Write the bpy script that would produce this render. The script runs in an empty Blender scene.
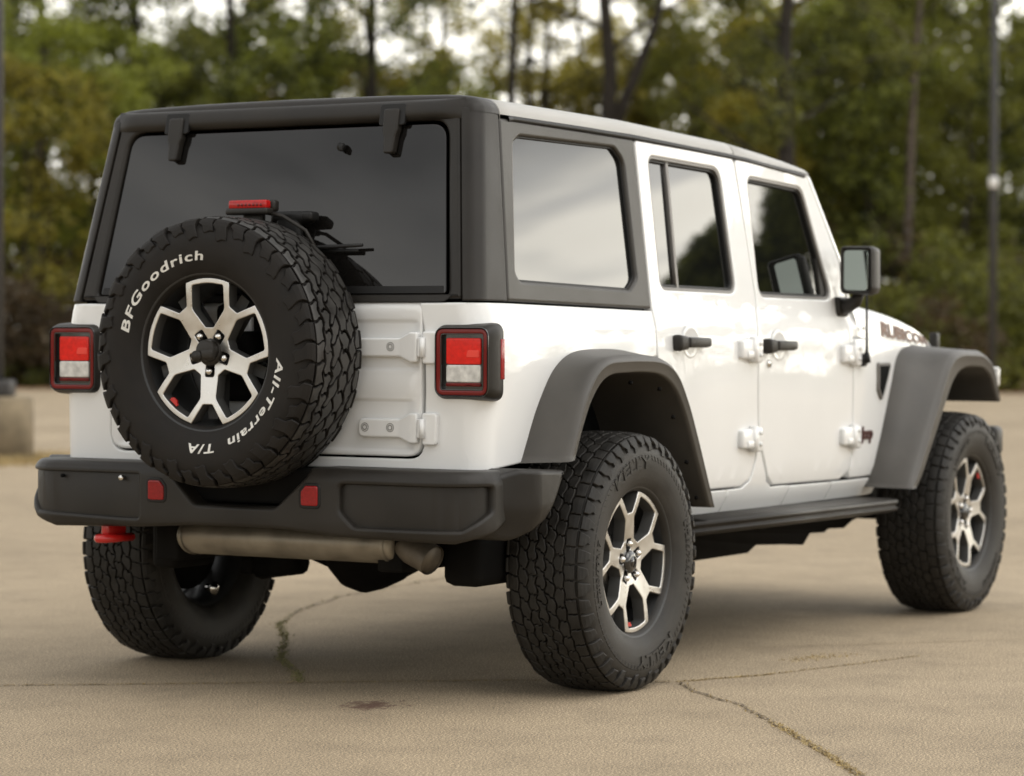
import bpy, bmesh, math, random
from math import sin, cos, pi, radians, sqrt, atan2
from mathutils import Vector, Matrix
random.seed(7)
D = bpy.data
S = bpy.context.scene
C = S.collection

# ------------------------------------------------------------------ camera
CAM = Vector((-7.6777, -4.8845, 1.1040)); YAW, PITCH, ROLL = radians(29.877), radians(-1.0176), radians(0.245)
FPX = 2747.5
fw = Vector((cos(PITCH)*cos(YAW), cos(PITCH)*sin(YAW), sin(PITCH)))
r0 = Vector((sin(YAW), -cos(YAW), 0)); u0 = r0.cross(fw)
rt = cos(ROLL)*r0 + sin(ROLL)*u0; up = -sin(ROLL)*r0 + cos(ROLL)*u0
cd = D.cameras.new('camera'); co = D.objects.new('camera', cd); C.objects.link(co)
co.matrix_world = Matrix(((rt.x, up.x, -fw.x, CAM.x), (rt.y, up.y, -fw.y, CAM.y), (rt.z, up.z, -fw.z, CAM.z), (0, 0, 0, 1)))
cd.sensor_width = 36; cd.lens = FPX/1024*36; cd.clip_start = .1; cd.clip_end = 3000
cd.dof.use_dof = True; cd.dof.focus_distance = 7.7; cd.dof.aperture_fstop = 3.2
S.camera = co
S.view_settings.view_transform = 'Standard'; S.view_settings.look = 'None'
S.view_settings.gamma = 1; S.view_settings.use_curve_mapping = False
S.view_settings.exposure = 0.5

# ------------------------------------------------------------------ sky and sun
SUN_AZ, SUN_EL = radians(-98), radians(48)
W = D.worlds.new('World'); S.world = W; W.use_nodes = True
wn = W.node_tree; wn.nodes.clear()
def N(nt, typ, **kw):
    n = nt.nodes.new(typ)
    for k, v in kw.items():
        if k.startswith('i_'): n.inputs[int(k[2:])].default_value = v
        else: setattr(n, k, v)
    return n
def L(nt, a, b): nt.links.new(a, b)
def ramp(nt, fac, stops, interp='LINEAR'):
    n = nt.nodes.new('ShaderNodeValToRGB'); n.color_ramp.interpolation = interp
    e = n.color_ramp.elements
    while len(e) < len(stops): e.new(.5)
    for q, (p, c) in zip(e, stops):
        q.position = p; q.color = (c, c, c, 1) if isinstance(c, (int, float)) else (*c, 1)
    if fac is not None: L(nt, fac, n.inputs[0])
    return n
def mathn(nt, op, a, b=None):
    n = nt.nodes.new('ShaderNodeMath'); n.operation = op
    for i, v in enumerate((a, b)):
        if v is None: continue
        if isinstance(v, (int, float)): n.inputs[i].default_value = v
        else: L(nt, v, n.inputs[i])
    return n.outputs[0]
def mixc(nt, fac, a, b, mode='MIX'):
    n = nt.nodes.new('ShaderNodeMix'); n.data_type = 'RGBA'; n.blend_type = mode
    for i, v in ((0, fac), (6, a), (7, b)):
        if isinstance(v, (int, float)): n.inputs[i].default_value = v
        elif isinstance(v, tuple): n.inputs[i].default_value = (*v, 1)
        else: L(nt, v, n.inputs[i])
    return n.outputs[2]
sky = N(wn, 'ShaderNodeTexSky'); sky.sky_type = 'NISHITA'; sky.sun_disc = False
sky.sun_elevation = SUN_EL; sky.sun_rotation = pi/2 - SUN_AZ
tc = N(wn, 'ShaderNodeTexCoord'); sp = N(wn, 'ShaderNodeSeparateXYZ'); L(wn, tc.outputs['Generated'], sp.inputs[0])
zc = mathn(wn, 'ADD', mathn(wn, 'MAXIMUM', sp.outputs[2], 0.0), 0.10)
cb = N(wn, 'ShaderNodeCombineXYZ')
L(wn, mathn(wn, 'DIVIDE', sp.outputs[0], zc), cb.inputs[0]); L(wn, mathn(wn, 'DIVIDE', sp.outputs[1], zc), cb.inputs[1])
n1 = N(wn, 'ShaderNodeTexNoise'); n1.inputs['Scale'].default_value = .75; n1.inputs['Detail'].default_value = 7; n1.inputs['Roughness'].default_value = .55
L(wn, cb.outputs[0], n1.inputs['Vector'])
n2 = N(wn, 'ShaderNodeTexNoise'); n2.inputs['Scale'].default_value = 2.6; n2.inputs['Detail'].default_value = 6; n2.inputs['Distortion'].default_value = .5
L(wn, cb.outputs[0], n2.inputs['Vector'])
nf = mathn(wn, 'ADD', mathn(wn, 'MULTIPLY', n1.outputs['Fac'], .5), mathn(wn, 'MULTIPLY', n2.outputs['Fac'], .5))
cl = ramp(wn, nf, [(.40, (3.8, 3.8, 3.75)), (.47, (6.4, 6.4, 6.3)), (.53, (10.4, 10.3, 10.0)), (.61, (14.8, 14.4, 13.6))])
hz = ramp(wn, mathn(wn, 'ADD', sp.outputs[2], mathn(wn, 'MULTIPLY', mathn(wn, 'SUBTRACT', n2.outputs['Fac'], .5), .16)), [(0.0, .85), (.155, .8), (.182, .12), (.26, 0.0)])
# the side of the sky where the veiled sun stands is brighter than the side behind the camera
dt = N(wn, 'ShaderNodeVectorMath'); dt.operation = 'DOT_PRODUCT'; L(wn, tc.outputs['Generated'], dt.inputs[0])
dt.inputs[1].default_value = (cos(radians(-28)), sin(radians(-28)), .1)
dm = ramp(wn, mathn(wn, 'ADD', mathn(wn, 'MULTIPLY', dt.outputs['Value'], .5), .5), [(0, .0), (1, 1)])
dm.color_ramp.elements[0].color = (.90, .90, .90, 1); dm.color_ramp.elements[1].color = (2.8, 2.76, 2.66, 1)
for p_, c_ in ((.5, (.82, .82, .81)), (.76, (1.15, 1.14, 1.12)), (.90, (1.9, 1.88, 1.82))):
    e_ = dm.color_ramp.elements.new(p_); e_.color = (*c_, 1)
dm2 = ramp(wn, dm.inputs[0].links[0].from_socket, [(0, .95), (.5, .88), (.8, 1.12), (1, 1.5)])
cc = mixc(wn, 1.0, cl.outputs[0], dm2.outputs[0], 'MULTIPLY')
gg = mixc(wn, 1.0, (15.2, 14.6, 13.2), dm.outputs[0], 'MULTIPLY')
c2 = mixc(wn, hz.outputs[0], cc, gg)
fin = mixc(wn, .90, sky.outputs[0], c2)
bg = N(wn, 'ShaderNodeBackground'); bg.inputs[1].default_value = .10; L(wn, fin, bg.inputs[0])
wo = N(wn, 'ShaderNodeOutputWorld'); L(wn, bg.outputs[0], wo.inputs[0])
sl = D.lights.new('sun', 'SUN'); sl.energy = .65; sl.angle = radians(40); sl.color = (1, .97, .93)
so = D.objects.new('sun', sl); C.objects.link(so)
sd = Vector((cos(SUN_EL)*cos(SUN_AZ), cos(SUN_EL)*sin(SUN_AZ), sin(SUN_EL)))
so.rotation_euler = sd.to_track_quat('Z', 'Y').to_euler(); so.location = (0, 0, 30)

# ------------------------------------------------------------------ materials
def mat(name, base, rough=.5, metal=0., coat=0., ior=1.5, var=.0, vscale=3., bump=0., bscale=200., rvar=0., emis=None, coat_rough=.03, spec=.5):
    m = D.materials.new(name); m.use_nodes = True; nt = m.node_tree; p = nt.nodes['Principled BSDF']
    p.inputs['Base Color'].default_value = (*base, 1); p.inputs['Roughness'].default_value = rough
    p.inputs['Metallic'].default_value = metal; p.inputs['IOR'].default_value = ior
    p.inputs['Coat Weight'].default_value = coat; p.inputs['Coat Roughness'].default_value = coat_rough
    p.inputs['Specular IOR Level'].default_value = spec
    t = N(nt, 'ShaderNodeTexCoord')
    if var or rvar:
        n = N(nt, 'ShaderNodeTexNoise'); n.inputs['Scale'].default_value = vscale; n.inputs['Detail'].default_value = 6
        L(nt, t.outputs['Object'], n.inputs['Vector'])
        if var:
            r = ramp(nt, n.outputs['Fac'], [(.3, tuple(c*(1-var) for c in base)), (.7, tuple(min(1, c*(1+var)) for c in base))])
            L(nt, r.outputs[0], p.inputs['Base Color'])
        if rvar:
            r = ramp(nt, n.outputs['Fac'], [(.3, max(0, rough-rvar)), (.7, min(1, rough+rvar))]); L(nt, r.outputs[0], p.inputs['Roughness'])
    if bump:
        n = N(nt, 'ShaderNodeTexNoise'); n.inputs['Scale'].default_value = bscale; n.inputs['Detail'].default_value = 3
        L(nt, t.outputs['Object'], n.inputs['Vector'])
        b = N(nt, 'ShaderNodeBump'); b.inputs['Strength'].default_value = bump; b.inputs['Distance'].default_value = .002
        L(nt, n.outputs['Fac'], b.inputs['Height']); L(nt, b.outputs[0], p.inputs['Normal'])
    if emis: p.inputs['Emission Color'].default_value = (*emis[0], 1); p.inputs['Emission Strength'].default_value = emis[1]
    return m
M = {}
M['white'] = mat('white_paint', (.78, .78, .77), .35, coat=1.0, ior=1.45, coat_rough=.02, var=.02, vscale=2)
nt = M['white'].node_tree
_n = N(nt, 'ShaderNodeTexNoise'); _n.inputs['Scale'].default_value = 2.6; _n.inputs['Detail'].default_value = 1
L(nt, [q for q in nt.nodes if q.type == 'TEX_COORD'][0].outputs['Object'], _n.inputs['Vector'])
_b = N(nt, 'ShaderNodeBump'); _b.inputs['Strength'].default_value = .35; _b.inputs['Distance'].default_value = .02; L(nt, _n.outputs['Fac'], _b.inputs['Height'])
L(nt, _b.outputs[0], nt.nodes['Principled BSDF'].inputs['Coat Normal'])
M['black'] = mat('black_grained_plastic', (.0205, .0178, .0148), .42, var=.25, vscale=5, bump=.25, bscale=700, rvar=.07, spec=.30)
M['flare'] = mat('grey_black_flare_plastic', (.066, .060, .052), .45, var=.2, vscale=5, bump=.25, bscale=700, rvar=.06)
M['top'] = mat('black_hardtop', (.040, .036, .030), .44, var=.12, vscale=4, bump=.2, bscale=800, rvar=.05)
M['dark'] = mat('dark_void', (.004, .004, .004), .9, spec=.1)
M['under'] = mat('underbody_black', (.006, .0055, .005), .8, var=.3, vscale=8, spec=.12)
M['rubber'] = mat('tyre_rubber', (.0135, .0115, .0098), .62, var=.35, vscale=14, bump=.2, bscale=500, rvar=.1, spec=.22)
M['rubber_dusty'] = mat('dusty_tyre_rubber', (.0235, .0208, .0175), .56, var=.5, vscale=16, bump=.2, bscale=500, rvar=.08, spec=.35)
M['seal'] = mat('window_rubber', (.012, .0115, .011), .45, spec=.25)
M['trim'] = mat('grey_window_trim', (.16, .15, .14), .38, metal=.3)
M['glass'] = mat('tinted_glass', (.006, .0065, .006), .015, ior=1.80, spec=.5)
M['rglass'] = mat('dark_rear_glass', (.007, .0062, .0055), .02, ior=1.5, spec=.5, rvar=.015, vscale=2)
M['mirror'] = mat('mirror_silver', (.62, .70, .66), .02, metal=1)
M['mach'] = mat('machined_aluminium', (.62, .605, .58), .32, metal=1., var=.08, vscale=30, rvar=.06)
M['rimblack'] = mat('satin_grey_rim', (.020, .020, .020), .40)
M['chrome'] = mat('chrome', (.75, .73, .70), .15, metal=1)
M['letter'] = mat('white_tyre_letter', (.70, .69, .65), .6, var=.12, vscale=60)
M['red'] = mat('red_lens', (.72, .016, .010), .15, coat=.5, spec=.2, var=.15, vscale=60)
M['redbar'] = mat('red_lamp_bar', (.42, .008, .007), .15, coat=.5, spec=.2, var=.2, vscale=90)
M['redglint'] = mat('painted_lens_glint', (.82, .07, .05), .2, coat=.4, spec=.2)  # lighter red standing for a bulb glint, put into the colour
M['reddark'] = mat('dark_red_lens', (.15, .004, .004), .15, coat=.5, spec=.2)
M['redrefl'] = mat('red_reflector', (.26, .006, .008), .22, coat=.5, spec=.2, var=.25, vscale=150)
M['redpaint'] = mat('red_painted_steel', (.50, .012, .010), .35, coat=.5)
M['clear'] = mat('clear_lens', (.62, .61, .58), .18, coat=1.0, var=.25, vscale=40)
M['gloss'] = mat('gloss_black', (.008, .008, .008), .15, coat=1.0)
M['exhaust'] = mat('aluminised_steel', (.29, .262, .215), .50, metal=.6, var=.3, vscale=9, rvar=.1)
M['soot'] = mat('sooty_steel', (.13, .11, .085), .55, metal=.4, var=.4, vscale=12)
M['rimgrey'] = mat('painted_rim_pocket', (.060, .059, .056), .42)
M['steel'] = mat('dull_steel', (.30, .29, .27), .45, metal=.9, var=.3, vscale=20)
M['decal'] = mat('bronze_grey_decal', (.27, .195, .16), .7, spec=.2)
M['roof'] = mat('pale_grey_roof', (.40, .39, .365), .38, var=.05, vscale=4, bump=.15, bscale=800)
M['tread'] = mat('worn_tread', (.021, .0195, .0175), .55, var=.45, vscale=18, rvar=.1, spec=.25)
M['tread_spare'] = mat('spare_tread', (.034, .032, .029), .45, var=.45, vscale=20, rvar=.1, spec=.45)
M['badge'] = mat('dark_badge', (.085, .028, .024), .4, metal=.3)

# ------------------------------------------------------------------ geometry helpers
def obj(name, bm, m, parent=None, smooth=True, loc=None):
    me = D.meshes.new(name); bm.to_mesh(me); bm.free()
    for p in me.polygons: p.use_smooth = smooth
    for q in (m if isinstance(m, list) else [m]): me.materials.append(q)
    o = D.objects.new(name, me); C.objects.link(o)
    if parent: o.parent = parent
    if loc: o.location = loc
    return o
def empty(name, loc=(0, 0, 0), parent=None):
    o = D.objects.new(name, None); C.objects.link(o); o.location = loc; o.empty_display_size = .2
    if parent: o.parent = parent
    return o
def tag(o, label=None, cat=None, group=None, kind=None):
    if label: o['label'] = label
    if cat: o['category'] = cat
    if group: o['group'] = group
    if kind: o['kind'] = kind
    return o
def lerp(a, b, t): return a+(b-a)*t
def interp(x, X, Y):
    if x <= X[0]: return Y[0]
    for i in range(len(X)-1):
        if x <= X[i+1]:
            return lerp(Y[i], Y[i+1], (x-X[i])/(X[i+1]-X[i]))
    return Y[-1]
def sstep(a, b, x):
    t = min(1, max(0, (x-a)/(b-a))); return t*t*(3-2*t)
def area(p): return .5*sum(p[i-1][0]*p[i][1]-p[i][0]*p[i-1][1] for i in range(len(p)))
def orient(p, ccw=True): return list(p) if (area(p) > 0) == ccw else list(p)[::-1]
def rp(pts, r, n=5):
    """polygon with rounded corners; r a number or a list"""
    out = []; k = len(pts)
    for i in range(k):
        a, b, c = Vector(pts[i-1]), Vector(pts[i]), Vector(pts[(i+1) % k])
        rr = r[i] if isinstance(r, (list, tuple)) else r
        d1, d2 = (a-b), (c-b); l1, l2 = d1.length, d2.length
        if rr <= 0 or l1 < 1e-6 or l2 < 1e-6: out.append(tuple(b)); continue
        d1 /= l1; d2 /= l2
        ang = d1.angle(d2); 
        if ang > pi-.05: out.append(tuple(b)); continue
        tl = min(rr/math.tan(ang/2), .48*min(l1, l2))
        p0, p2 = b+d1*tl, b+d2*tl
        for j in range(n+1):
            t = j/n; q = p0*(1-t)**2 + b*2*t*(1-t) + p2*t*t
            # blend quadratic towards circular fullness
            out.append(tuple(q))
    return out
def resample(p, mx):
    out = []
    for i in range(len(p)):
        a, b = p[i], p[(i+1) % len(p)]
        l = math.hypot(b[0]-a[0], b[1]-a[1]); k = max(1, int(math.ceil(l/mx)))
        for j in range(k): out.append((lerp(a[0], b[0], j/k), lerp(a[1], b[1], j/k)))
    return out
def clean(p, eps=1e-5):
    o = []
    for q in p:
        if not o or math.hypot(q[0]-o[-1][0], q[1]-o[-1][1]) > eps: o.append(q)
    if len(o) > 1 and math.hypot(o[0][0]-o[-1][0], o[0][1]-o[-1][1]) < eps: o.pop()
    return o
def inset(p, d):
    n = len(p); out = []
    for i in range(n):
        a, b, c = p[i-1], p[i], p[(i+1) % n]
        e1 = Vector((b[0]-a[0], b[1]-a[1])); e2 = Vector((c[0]-b[0], c[1]-b[1]))
        if e1.length < 1e-9 or e2.length < 1e-9: out.append(b); continue
        e1.normalize(); e2.normalize()
        n1 = Vector((-e1.y, e1.x)); n2 = Vector((-e2.y, e2.x)); m = n1+n2
        if m.length < .2: m = n1*1.0
        else: m.normalize(); m = m/max(.45, m.dot(n1))
        out.append((b[0]+m.x*d, b[1]+m.y*d))
    return out
def panel_into(bm, loops, mapf, t=.02, r=.004, cu=(), cv=(), mx=.05, face_mi=0, rim_mi=0, back=False):
    tb = bmesh.new(); inner = []
    for li, lp in enumerate(loops):
        lp = orient(clean(resample(orient(clean(lp), li == 0), mx)), li == 0)
        rings = [(0, t), (0, r), (.29*r, .29*r), (r, 0), (r+min(.0025, .5*r), 0)]
        vs = []
        for ins, dep in rings:
            q = inset(lp, ins) if ins else lp
            vs.append([tb.verts.new((a, b, dep)) for a, b in q])
        k = len(lp)
        for ri in range(len(rings)-1):
            for i in range(k):
                j = (i+1) % k
                f = tb.faces.new((vs[ri][i], vs[ri][j], vs[ri+1][j], vs[ri+1][i])); f.material_index = rim_mi if ri < 1 else face_mi
        ring = vs[-1]
        for i in range(k):
            inner.append(tb.edges.get((ring[i], ring[(i+1) % k])))
    res = bmesh.ops.triangle_fill(tb, use_beauty=True, use_dissolve=False, edges=inner)
    for g in res['geom']:
        if isinstance(g, bmesh.types.BMFace): g.material_index = face_mi
    for ax, vals in ((0, cu), (1, cv)):
        for v in vals:
            pc = [0, 0, 0]; pn = [0, 0, 0]; pc[ax] = v; pn[ax] = 1
            bmesh.ops.bisect_plane(tb, geom=tb.verts[:]+tb.edges[:]+tb.faces[:], plane_co=pc, plane_no=pn, dist=1e-5)
    m = {}
    for v in tb.verts: m[v] = bm.verts.new(mapf(v.co.x, v.co.y, v.co.z))
    for f in tb.faces:
        try:
            g = bm.faces.new([m[v] for v in f.verts]); g.material_index = f.material_index
        except ValueError: pass
    tb.free()
def panel(name, loops, mapf, m, parent, **kw):
    bm = bmesh.new(); panel_into(bm, loops, mapf, **kw); return obj(name, bm, m, parent)
def frange(a, b, n): return [a+(b-a)*(i+1)/(n+1) for i in range(n)]
def rbox(bm, c, s, r=.006, seg=2, rot=None, taper=None):
    tb = bmesh.new(); bmesh.ops.create_cube(tb, size=1)
    for v in tb.verts:
        v.co = Vector((v.co.x*s[0], v.co.y*s[1], v.co.z*s[2]))
        if taper: v.co = Vector(taper(v.co))
    r = min(r, .49*min(s))
    if r > 0: bmesh.ops.bevel(tb, geom=tb.edges[:], offset=r, segments=seg, profile=.5, affect='EDGES')
    mt = Matrix.Translation(c) @ (rot.to_4x4() if rot else Matrix.Identity(4))
    mp = {v: bm.verts.new(mt @ v.co) for v in tb.verts}
    for f in tb.faces: bm.faces.new([mp[v] for v in f.verts])
    tb.free()
def tube(bm, pts, rad, n=10, cap=True, ry=None):
    pts = [Vector(p) for p in pts]; rad = rad if isinstance(rad, (list, tuple)) else [rad]*len(pts)
    rings = []; prev = None
    for i, p in enumerate(pts):
        d = (pts[min(i+1, len(pts)-1)]-pts[max(i-1, 0)]).normalized()
        a = Vector((0, 0, 1)) if abs(d.z) < .9 else Vector((1, 0, 0))
        if prev is not None: a = prev
        x = (a - d*a.dot(d)).normalized(); y = d.cross(x); prev = x
        k = (ry or 1)
        rings.append([bm.verts.new(p + x*cos(2*pi*j/n)*rad[i] + y*sin(2*pi*j/n)*rad[i]*k) for j in range(n)])
    for i in range(len(rings)-1):
        for j in range(n):
            bm.faces.new((rings[i][j], rings[i][(j+1) % n], rings[i+1][(j+1) % n], rings[i+1][j]))
    if cap:
        bm.faces.new(rings[0][::-1]); bm.faces.new(rings[-1])
def lathe(bm, prof, n=72, axis='y', mi=0):
    """prof = [(radius, along)]; around Y by default (x,z plane)"""
    rings = []
    for r, a in prof:
        rings.append([bm.verts.new((r*cos(2*pi*j/n), a, r*sin(2*pi*j/n))) for j in range(n)] if r > 1e-6 else [bm.verts.new((0, a, 0))])
    for i in range(len(rings)-1):
        A, B = rings[i], rings[i+1]
        for j in range(n):
            k = (j+1) % n
            if len(A) == 1 and len(B) == 1: continue
            if len(A) == 1: f = bm.faces.new((A[0], B[k], B[j]))
            elif len(B) == 1: f = bm.faces.new((A[j], A[k], B[0]))
            else: f = bm.faces.new((A[j], A[k], B[k], B[j]))
            f.material_index = mi
def loft(bm, rows, closed=False):
    vs = [[bm.verts.new(p) for p in r] for r in rows]
    for i in range(len(vs)-1):
        n = len(vs[i])
        for j in range(n if closed else n-1):
            k = (j+1) % n
            try: bm.faces.new((vs[i][j], vs[i][k], vs[i+1][k], vs[i+1][j]))
            except ValueError: pass
    return vs
def prism(bm, poly, a0, a1, fn, r=0):
    """poly of (p,q) swept from a0 to a1: fn(p,q,a)->co"""
    A = [bm.verts.new(fn(p, q, a0)) for p, q in poly]; B = [bm.verts.new(fn(p, q, a1)) for p, q in poly]
    n = len(poly)
    for i in range(n): bm.faces.new((A[i], A[(i+1) % n], B[(i+1) % n], B[i]))
    bm.faces.new(A[::-1]); bm.faces.new(B)
def text_geo(txt, bold=.018, spacing=1.0, shear=0.):
    cu = D.curves.new('lettering', 'FONT'); cu.body = txt; cu.size = 1; cu.extrude = .5; cu.offset = bold; cu.resolution_u = 3
    cu.space_character = spacing; cu.shear = shear
    to = D.objects.new('lettering', cu); C.objects.link(to)
    dg = bpy.context.evaluated_depsgraph_get(); me = D.meshes.new_from_object(to.evaluated_get(dg))
    V = [tuple(v.co) for v in me.vertices]; F = [tuple(p.vertices) for p in me.polygons]
    D.objects.remove(to); D.curves.remove(cu); D.meshes.remove(me)
    x0 = min(v[0] for v in V); x1 = max(v[0] for v in V)
    # cut long faces so letters follow curved surfaces
    return [(v[0]-x0, v[1], v[2]) for v in V], F, x1-x0
def text_into(bm, txt, fn, width, height, bold=.018, spacing=1.0, shear=0.):
    """fn(a,b,h): a along the word 0..width, b up 0..height (cap height), h in 0..1"""
    V, F, w = text_geo(txt, bold, spacing, shear)
    tb = bmesh.new(); vs = [tb.verts.new(v) for v in V]
    for f in F:
        try: tb.faces.new([vs[i] for i in f])
        except ValueError: pass
    for k in range(1, 60):
        x = w*k/60
        bmesh.ops.bisect_plane(tb, geom=tb.verts[:]+tb.edges[:]+tb.faces[:], plane_co=(x, 0, 0), plane_no=(1, 0, 0), dist=1e-6)
    mp = {v: bm.verts.new(fn(v.co.x/w*width, v.co.y/.69*height, v.co.z+.5)) for v in tb.verts}
    for f in tb.faces:
        try: bm.faces.new([mp[v] for v in f.verts])
        except ValueError: pass
    tb.free()

# ================================================================== THE PLACE
def ground_mat():
    m = D.materials.new('aged_pavement'); m.use_nodes = True; nt = m.node_tree; p = nt.nodes['Principled BSDF']
    t = N(nt, 'ShaderNodeTexCoord'); V = t.outputs['Object']
    def noise(sc, det=4, ro=.55):
        n = N(nt, 'ShaderNodeTexNoise'); n.inputs['Scale'].default_value = sc; n.inputs['Detail'].default_value = det; n.inputs['Roughness'].default_value = ro; L(nt, V, n.inputs['Vector']); return n.outputs['Fac']
    big = ramp(nt, noise(.35, 5, .6), [(.30, (.305, .236, .152)), (.52, (.355, .277, .181)), (.72, (.402, .316, .210))])
    mid = ramp(nt, noise(3.2, 6, .65), [(.28, .80), (.5, 1.0), (.75, 1.10)])
    c = mixc(nt, 1.0, big.outputs[0], mid.outputs[0], 'MULTIPLY')
    fine = ramp(nt, noise(165, 2, .8), [(.34, .16), (.44, .80), (.55, 1.12), (.64, 2.3)])
    c = mixc(nt, 1.0, c, fine.outputs[0], 'MULTIPLY')
    vo = N(nt, 'ShaderNodeTexVoronoi'); vo.inputs['Scale'].default_value = 120; L(nt, V, vo.inputs['Vector'])
    ag = ramp(nt, vo.outputs['Distance'], [(.0, 1.25), (.25, 1.05), (.6, .86)])
    c = mixc(nt, .7, c, ag.outputs[0], 'MULTIPLY')
    # rusty stain with its own shape
    mp = N(nt, 'ShaderNodeMapping'); mp.inputs['Location'].default_value = (.726, .405, 0); L(nt, V, mp.inputs['Vector'])
    mp.vector_type = 'POINT'
    rot = N(nt, 'ShaderNodeMapping'); rot.inputs['Rotation'].default_value = (0, 0, radians(58)); rot.inputs['Scale'].default_value = (7.5, 10, 1); L(nt, mp.outputs[0], rot.inputs['Vector'])
    ln = N(nt, 'ShaderNodeVectorMath'); ln.operation = 'LENGTH'; L(nt, rot.outputs[0], ln.inputs[0])
    st = mathn(nt, 'ADD', ln.outputs['Value'], mathn(nt, 'MULTIPLY', mathn(nt, 'SUBTRACT', noise(26, 5, .75), .5), 4.2))
    sm = ramp(nt, st, [(.30, .85), (.62, .5), (.85, 0)])
    c = mixc(nt, sm.outputs[0], c, (.10, .042, .028))
    # faint old oil patches
    oil = ramp(nt, noise(1.1, 4, .6), [(.60, 0), (.72, .22)])
    c = mixc(nt, oil.outputs[0], c, (.15, .115, .08))
    L(nt, c, p.inputs['Base Color'])
    p.inputs['Roughness'].default_value = .88
    b = N(nt, 'ShaderNodeBump'); b.inputs['Strength'].default_value = .55; b.inputs['Distance'].default_value = .003
    L(nt, mathn(nt, 'ADD', noise(160, 3, .7), mathn(nt, 'MULTIPLY', vo.outputs['Distance'], .8)), b.inputs['Height']); L(nt, b.outputs[0], p.inputs['Normal'])
    return m
M['pave'] = ground_mat()
M['soil'] = mat('soil_and_dead_grass', (.17, .12, .065), .95, var=.45, vscale=.6)
M['litter'] = mat('leaf_litter', (.20, .105, .045), .95, var=.45, vscale=2.5)
M['joint'] = mat('joint_dark', (.15, .115, .075), .95, var=.4, vscale=20)
M['joint_pale'] = mat('sandy_joint', (.235, .175, .095), .95, var=.4, vscale=20)
M['drygrass'] = mat('dry_yellow_grass', (.40, .30, .14), .9, var=.35, vscale=30)
M['greengrass'] = mat('green_weeds', (.19, .175, .07), .9, var=.4, vscale=30)
M['concrete'] = mat('weathered_concrete', (.21, .170, .112), .9, var=.35, vscale=4, bump=.5, bscale=60)
M['pole'] = mat('bronze_painted_pole', (.050, .047, .045), .55, var=.15, vscale=3, spec=.25)
M['whitebox'] = mat('white_enamel', (.75, .74, .72), .4)
RH = Vector((cos(YAW), sin(YAW), 0)); RR = Vector((sin(YAW), -cos(YAW), 0))
def along(px, dist):   # a spot on the ground 'dist' m from the camera stand, px being the bearing in photo columns
    k = (px-512)/FPX; v = RH + RR*k
    q = Vector((CAM.x, CAM.y, 0)) + v*dist; return q
def sheet(name, pts, m, z, kind='structure', parent=None):
    bm = bmesh.new(); bm.faces.new([bm.verts.new((p[0], p[1], z)) for p in pts]); o = obj(name, bm, m, parent, smooth=False); tag(o, kind=kind); return o
def camrect(d0, d1, w):
    base = Vector((CAM.x, CAM.y, 0)); return [base+RH*d0-RR*w, base+RH*d0+RR*w, base+RH*d1+RR*w, base+RH*d1-RR*w]
sheet('ground', [(-1200, -1200), (1200, -1200), (1200, 1200), (-1200, 1200)], M['soil'], -.008)
_b = Vector((CAM.x, CAM.y, 0))
sheet('parking_lot', [_b-RH*40-RR*70, _b-RH*40+RR*30, _b+RH*60+RR*30, _b+RH*60-RR*70], M['pave'], 0.0)
sheet('leaf_litter_strip', camrect(57.5, 100, 75), M['litter'], .004)

def ribbon(pts, w0, z, rnd, n=90):
    """uneven ribbon along a polyline on the pavement"""
    Ls = [0]
    for a, b in zip(pts, pts[1:]): Ls.append(Ls[-1]+math.dist(a, b))
    bm = bmesh.new(); prev = None
    for i in range(n):
        t = Ls[-1]*i/(n-1); x = interp(t, Ls, [p[0] for p in pts]); y = interp(t, Ls, [p[1] for p in pts])
        x2 = interp(min(t+.02, Ls[-1]), Ls, [p[0] for p in pts])-interp(max(t-.02, 0), Ls, [p[0] for p in pts]); y2 = interp(min(t+.02, Ls[-1]), Ls, [p[1] for p in pts])-interp(max(t-.02, 0), Ls, [p[1] for p in pts])
        l = math.hypot(x2, y2) or 1; nx, ny = -y2/l, x2/l; w = w0*rnd.uniform(.35, 1.5); o = rnd.uniform(-1, 1)*w0*.8
        cur = (bm.verts.new((x+nx*(w/2+o), y+ny*(w/2+o), z)), bm.verts.new((x-nx*(w/2-o), y-ny*(w/2-o), z)))
        if prev: bm.faces.new((prev[0], cur[0], cur[1], prev[1]))
        prev = cur
    return bm
def tufts(bm, pts, n, hgt, spread, rnd, dens=None):
    Ls = [0]
    for a, b in zip(pts, pts[1:]): Ls.append(Ls[-1]+math.dist(a, b))
    for _ in range(n):
        t = rnd.random()
        if dens and rnd.random() > dens(t): continue
        x = interp(t*Ls[-1], Ls, [p[0] for p in pts])+rnd.gauss(0, spread); y = interp(t*Ls[-1], Ls, [p[1] for p in pts])+rnd.gauss(0, spread)
        a = rnd.uniform(0, 2*pi); h = hgt*rnd.uniform(.4, 1.3); w = .0025*rnd.uniform(.6, 1.5); ln = rnd.uniform(.2, 1.6)*h; b = rnd.uniform(0, 2*pi)
        p1 = bm.verts.new((x-w*cos(a), y-w*sin(a), .002)); p2 = bm.verts.new((x+w*cos(a), y+w*sin(a), .002)); p3 = bm.verts.new((x+ln*cos(b), y+ln*sin(b), h))
        bm.faces.new((p1, p2, p3))
rg = random.Random(11)
JA = [(-3.2, 4.0), (-.961, .838), (-.399, .076), (.005, -.476), (.245, -.93)]
JB = [(.250, -.943), (.40, -1.02), (.55, -1.103), (.995, -1.241), (1.35, -1.34)]
JC = [(1.232, -.71), (1.45, -.90), (1.665, -1.097), (2.061, -1.478), (3.2, -2.6)]
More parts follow.
